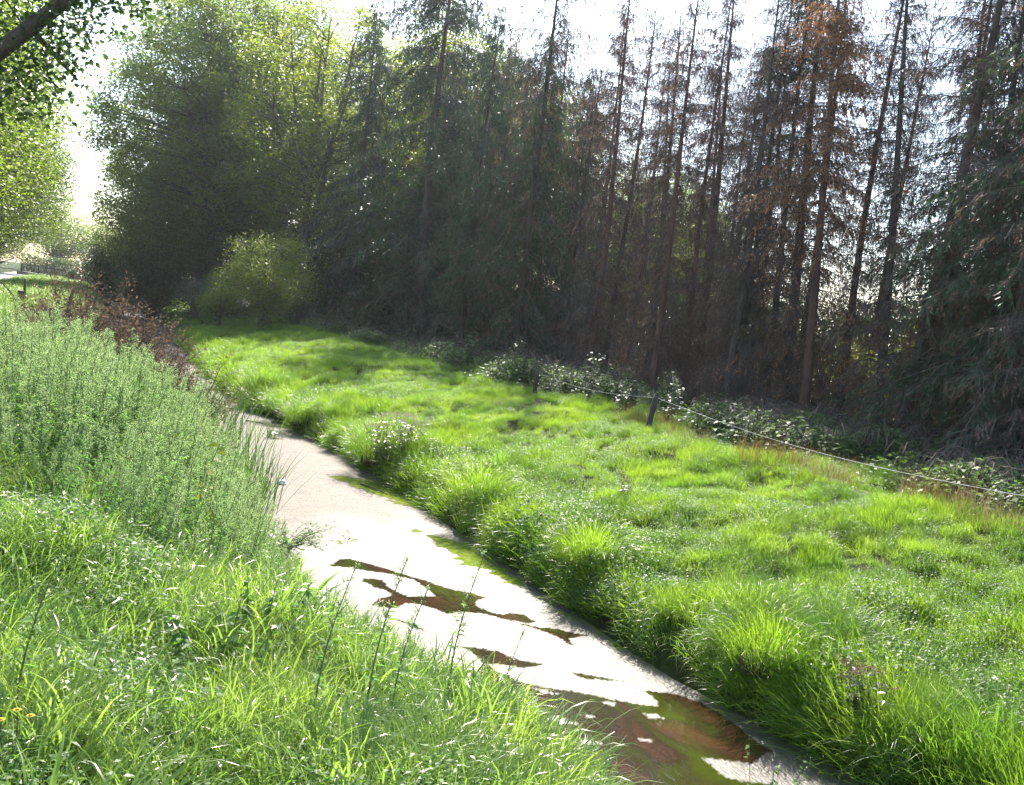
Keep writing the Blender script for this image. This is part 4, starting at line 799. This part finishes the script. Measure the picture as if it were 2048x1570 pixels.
# yellow flowers
for i, (u, v, H) in enumerate(((-.15, 3.82, .25), (-.10, 3.86, .27), (-.055, 3.86, .25))):
    seed(570+i); o = empty('yellow_flower', (u, v, gz(u, v))); st, pe = MB(), MB(); tube(st, [(0, 0, 0), (.01, 0, H*.6), (0, .01, H)], [.003, .0025, .002], 5); n = 13; a = np.linspace(0, 6.28, n, endpoint=False)
    leaves(pe, np.tile([0, .01, H], (n, 1)), np.stack([np.cos(a), np.sin(a), .15+0*a], 1), np.tile([0, 0, 1.], (n, 1)), .018, .008); tube(pe, [(0, .01, H-.004), (0, .01, H+.005)], .007, 8, 0, True)
    c = np.stack([0*a, 0*a, rng.uniform(.05, H*.7, n)], 1); fo = MB(); leaves(fo, c, np.stack([np.cos(a*3), np.sin(a*3), .3+0*a], 1), np.tile([0, 0, 1.], (n, 1)), .07, .02)
    st.obj('stem', M['stem'], o); pe.obj('flower_head', M['yellow'], o); fo.obj('foliage', M['herb'], o); tag(o, ('leftmost of the three yellow flowers in the bottom left grass', 'middle and tallest of the three yellow flowers', 'rightmost of the three yellow flowers')[i], 'flower', 'yellow flowers in the near grass')
def nettle(k, u, v, H, label, mat='herb', n=130, name='nettle_plant', cat='nettle', ls=(.06, .12)):
    seed(k); o = empty(name, (u, v, gz(u, v))); st, fo = MB(), MB()
    for s_ in range(6):
        a = rng.uniform(0, 6.28); r = rng.uniform(.05, .22); q = np.linspace(0, 1, 6); h = H*rng.uniform(.7, 1); P = np.column_stack([r*np.cos(a)*(.5+q), r*np.sin(a)*(.5+q), h*q]); tube(st, P, np.linspace(.005, .002, 6), 4)
        m = n//6; t = rng.uniform(.15, 1, m); c = np.stack([np.interp(t, q, P[:, i]) for i in range(3)], 1); b = rng.uniform(0, 6.28, m)
        leaves(fo, c, np.stack([np.cos(b), np.sin(b), rng.uniform(-.7, .1, m)], 1), np.array([0, 0, 1.])+.35*rdir(m), rng.uniform(*ls, m)*(1.2-.6*t), rng.uniform(*ls, m)*.5*(1.2-.6*t))
    st.obj('stem', M['stem'], o); fo.obj('foliage', M[mat], o); return tag(o, label, cat)
nettle(580, .78, 5.15, .42, 'dark nettle with hanging leaves in the near grass')
nettle(581, 1.05, 5.6, .4, 'dark nettle right of the other one in the near grass')
nettle(582, 2.95, 6.1, .38, 'pale leafy herb at the lower edge of the near brown water', ls=(.05, .1), name='leafy_herb', cat='herb')
nettle(585, 3.5, 5.7, .55, 'bushy herb at the bottom edge in front of the brown water', ls=(.05, .09), n=170, name='leafy_herb', cat='herb')
nettle(586, 3.05, 5.25, .5, 'low leafy herb at the very bottom of the picture', ls=(.05, .09), n=150, name='leafy_herb', cat='herb')
nettle(583, 5.5, 6.35, .95, 'leafy green plant reaching over the water at the bottom right', ls=(.06, .11), name='leafy_herb', cat='herb')
nettle(584, 2.05, 10.85, .45, 'broad leaved herb beside the dark pipe', ls=(.1, .2), n=60, name='leafy_herb', cat='herb')
# overhanging sparse plant above the scum
seed(590); o = empty('water_pepper', (2.45, 12.4, gz(2.45, 12.4))); st, fo = MB(), MB()
for j in range(16):
    a = rng.normal(.15, .6); L = rng.uniform(.5, 1.05); q = np.linspace(0, 1, 8); P = np.column_stack([np.cos(a)*L*q, np.sin(a)*L*q, .55*L*np.sin(q*2.2)]); tube(st, P, np.linspace(.005, .0015, 8), 4)
    m = 30; t = rng.uniform(.2, 1, m); c = np.stack([np.interp(t, q, P[:, i]) for i in range(3)], 1)+rng.normal(0, .03, (m, 3)); b = rng.uniform(0, 6.28, m)
    leaves(fo, c, np.stack([np.cos(b), np.sin(b), rng.uniform(-.4, .5, m)], 1), np.array([0, 0, 1.])+.6*rdir(m), rng.uniform(.05, .1, m), rng.uniform(.014, .024, m))
st.obj('stem', M['stem'], o); fo.obj('foliage', M['herb'], o); tag(o, 'sparse arching plant hanging out over the pale scum', 'water plant')
# seed-head plants
def seedheads(k, u, v, n, H, mat, label, name, r=.4, lean=(0, 0), nl=16):
    seed(k); o = empty(name, (u, v, max(gz(u, v), 0)-.03)); st, hd_, fo = MB(), MB(), MB()
    for j in range(n):
        a = rng.uniform(0, 6.28); rr = r*math.sqrt(rng.random()); q = np.linspace(0, 1, 6); h = H*rng.uniform(.75, 1.05); P = np.column_stack([rr*np.cos(a)*(.4+.6*q)+lean[0]*q, rr*np.sin(a)*(.4+.6*q)+lean[1]*q, h*q]); tube(st, P, np.linspace(.005, .002, 6), 4)
        m = 60; leaves(hd_, P[-1]+rng.normal(0, 1, (m, 3))*[.05, .05, .022], rdir(m), rdir(m), .022, .014)
        m = nl; t = rng.uniform(.02, .9, m); c = np.stack([np.interp(t, q, P[:, i]) for i in range(3)], 1); b = rng.uniform(0, 6.28, m); leaves(fo, c, np.stack([np.cos(b), np.sin(b), rng.uniform(-.5, .3, m)], 1), np.array([0, 0, 1.])+.4*rdir(m), rng.uniform(.07, .14, m), .03)
    st.obj('stem', M['stem'], o); hd_.obj('seed_heads', M[mat], o).name = 'seed_fluff'; hd_o = o.children[1]; hd_o['kind'] = 'stuff'; fo.obj('foliage', M['dark_leaf'], o); return tag(o, label, 'seeding plant')
seedheads(600, 6.7, 21.5, 34, 1.35, 'fluff', 'dark bushy plant with pale fluffy seed heads beside the big tussock', 'hemp_agrimony', .75, nl=55)
seedheads(601, 7.35, 7.2, 9, .6, 'dryseed', 'withered brown seed plant over the dark water at bottom right', 'withered_plant', .3, (-.25, -.1))
seedheads(602, 8.7, 14.5, 4, .5, 'dryseed', 'few brownish seed heads in the middle of the right bank', 'hemp_agrimony', .25)
# little island of weed, sticks, pipe, litter
seed(610); o = empty('weed_island', (4.95, 27.2, .0)); mb = MB(); fo = MB(); n = 24; th = rng.uniform(0, 6.28, n)
blades(mb, np.stack([.06*np.cos(th), .06*np.sin(th), 0*th], 1), th, rng.uniform(.25, .55, n), .012, .15, .3, 4); m = 60; a = rng.uniform(0, 6.28, m)
leaves(fo, np.stack([rng.normal(.12, .12, m), rng.normal(-.05, .1, m), rng.uniform(.01, .16, m)], 1), np.stack([np.cos(a), np.sin(a), .3+0*a], 1), np.array([0, 0, 1.])+.4*rdir(m), .1, .06); mb.obj('blades', M['reed'], o).name = 'blade_mass'; fo.obj('foliage', M['dark_leaf'], o); tag(o, 'tiny dark weed clump growing in the far scum', 'water plant')
def stick(pts, r, label, m='bark'):
    mb = MB(); P = smoothpath(np.array(pts, float), 10); tube(mb, P, np.linspace(r, r*.5, 10), 6, 0, True); tag(mb.obj('stick', M[m]), label, 'stick')
stick([(5.85, 20.9, .02), (6.0, 20.35, .035), (6.15, 19.85, .02)], .016, 'short dark stick lying on the beige scum mid stream')
stick([(4.75, 30.2, .02), (4.98, 30.0, .03), (5.2, 29.8, .02)], .018, 'dark stick on the scum near the weed clump')
stick([(14.7, 9.9, 1.75), (14.95, 10.05, 2.25), (15.25, 10.2, 2.62), (15.4, 10.25, 2.75)], .02, 'pale bent dry stalk in the dark corner at the right edge', 'grass_rust')
o = empty('drain_pipe', (2.0, 11.25, gz(2.0, 11.25)+.02)); mb = MB(); q = np.linspace(0, 1, 30); P = np.column_stack([-.25+.58*q, .2-.4*q, .10*np.sin(q*2.9)-.03-.1*q])
rad2 = .15*np.sqrt(np.clip(1-(2*q-1)**8, .05, 1))+.008*np.cos(q*75)
tube(mb, P, rad2, 16, 0, True); mb.obj('pipe', M['plastic'], o, True); tag(o, 'short dark ribbed pipe humped in the grass at the water edge', 'pipe')
seed(620); mb = MB(); n = 14; th = np.linspace(0, 6.28, n, endpoint=False); ring = np.stack([.09*np.cos(th)*(1+.2*rng.normal(size=n)), .07*np.sin(th), .02+.02*rng.random(n)], 1); V_ = np.vstack([ring, ring*[.6, .6, 1]+[0, 0, .05], [[0, 0, .085]]])
mb.add(V_, q=[[i, (i+1) % n, n+(i+1) % n, n+i] for i in range(n)], t=[[n+i, n+(i+1) % n, 2*n] for i in range(n)]); o = mb.obj('litter_scrap', M['litter']); o.location = (4.1, 20.6, .005); tag(o, 'crumpled white scrap of litter floating by the reeds', 'litter')

# ------------------------------------------------------------------ camera, sun, sky
cam = bpy.data.cameras.new('camera'); co = bpy.data.objects.new('camera', cam); col.objects.link(co)
cam.sensor_width = 36; cam.lens = 36*2000/2048; cam.clip_end = 3000; cam.clip_start = .05
co.matrix_world = Matrix.Translation((0, 0, 4.0)) @ Matrix.Rotation(rad(-23.7), 4, 'Z') @ Matrix.Rotation(rad(90-4.35), 4, 'X') @ Matrix.Rotation(rad(6.5), 4, 'Z')
scene.camera = co
SUN_AZ, SUN_EL = rad(22), rad(43)
sd = Vector((math.sin(SUN_AZ)*math.cos(SUN_EL), math.cos(SUN_AZ)*math.cos(SUN_EL), math.sin(SUN_EL)))
sl = bpy.data.lights.new('sun', 'SUN'); so = bpy.data.objects.new('sun', sl); col.objects.link(so)
sl.energy = 5.0; sl.angle = rad(.55); sl.color = (1, .94, .84); so.rotation_euler = (-sd).to_track_quat('-Z', 'Y').to_euler()
wd = bpy.data.worlds.new('World'); scene.world = wd; wd.use_nodes = True; N = wd.node_tree.nodes; L = wd.node_tree.links
bg = N['Background']; sk = N.new('ShaderNodeTexSky'); sk.sky_type = 'NISHITA'; sk.sun_disc = False; sk.sun_elevation = SUN_EL; sk.sun_rotation = SUN_AZ; sk.air_density = 1.0; sk.dust_density = 1.0; sk.ozone_density = 1.0
L.new(sk.outputs[0], bg.inputs[0]); bg.inputs[1].default_value = .15
scene.view_settings.view_transform = 'Standard'; scene.view_settings.look = 'None'; scene.view_settings.exposure = 1.4; scene.view_settings.gamma = 1
scene.cycles.max_bounces = 8; scene.cycles.diffuse_bounces = 3; scene.cycles.transmission_bounces = 4; scene.cycles.glossy_bounces = 3
scene.cycles.use_adaptive_sampling = True; scene.cycles.adaptive_threshold = .02; scene.cycles.use_denoising = True

hb = MB(); box(hb, (60, 300, 30), (1400, 900, 66)); ho = hb.obj('haze', M['wire']); tag(ho, 'thin haze volume added for the sun veil over the trees', 'haze', kind='stuff')  # added scattering volume, stands in for lens veil towards the sun
m, nt, N, L = newmat('veil_haze'); out = N.new('ShaderNodeOutputMaterial'); pv_ = N.new('ShaderNodeVolumePrincipled')
pv_.inputs['Density'].default_value = .00022; pv_.inputs['Anisotropy'].default_value = .5; pv_.inputs['Color'].default_value = (.92, .94, 1, 1)
L.new(pv_.outputs[0], out.inputs['Volume']); ho.data.materials.clear(); ho.data.materials.append(m)
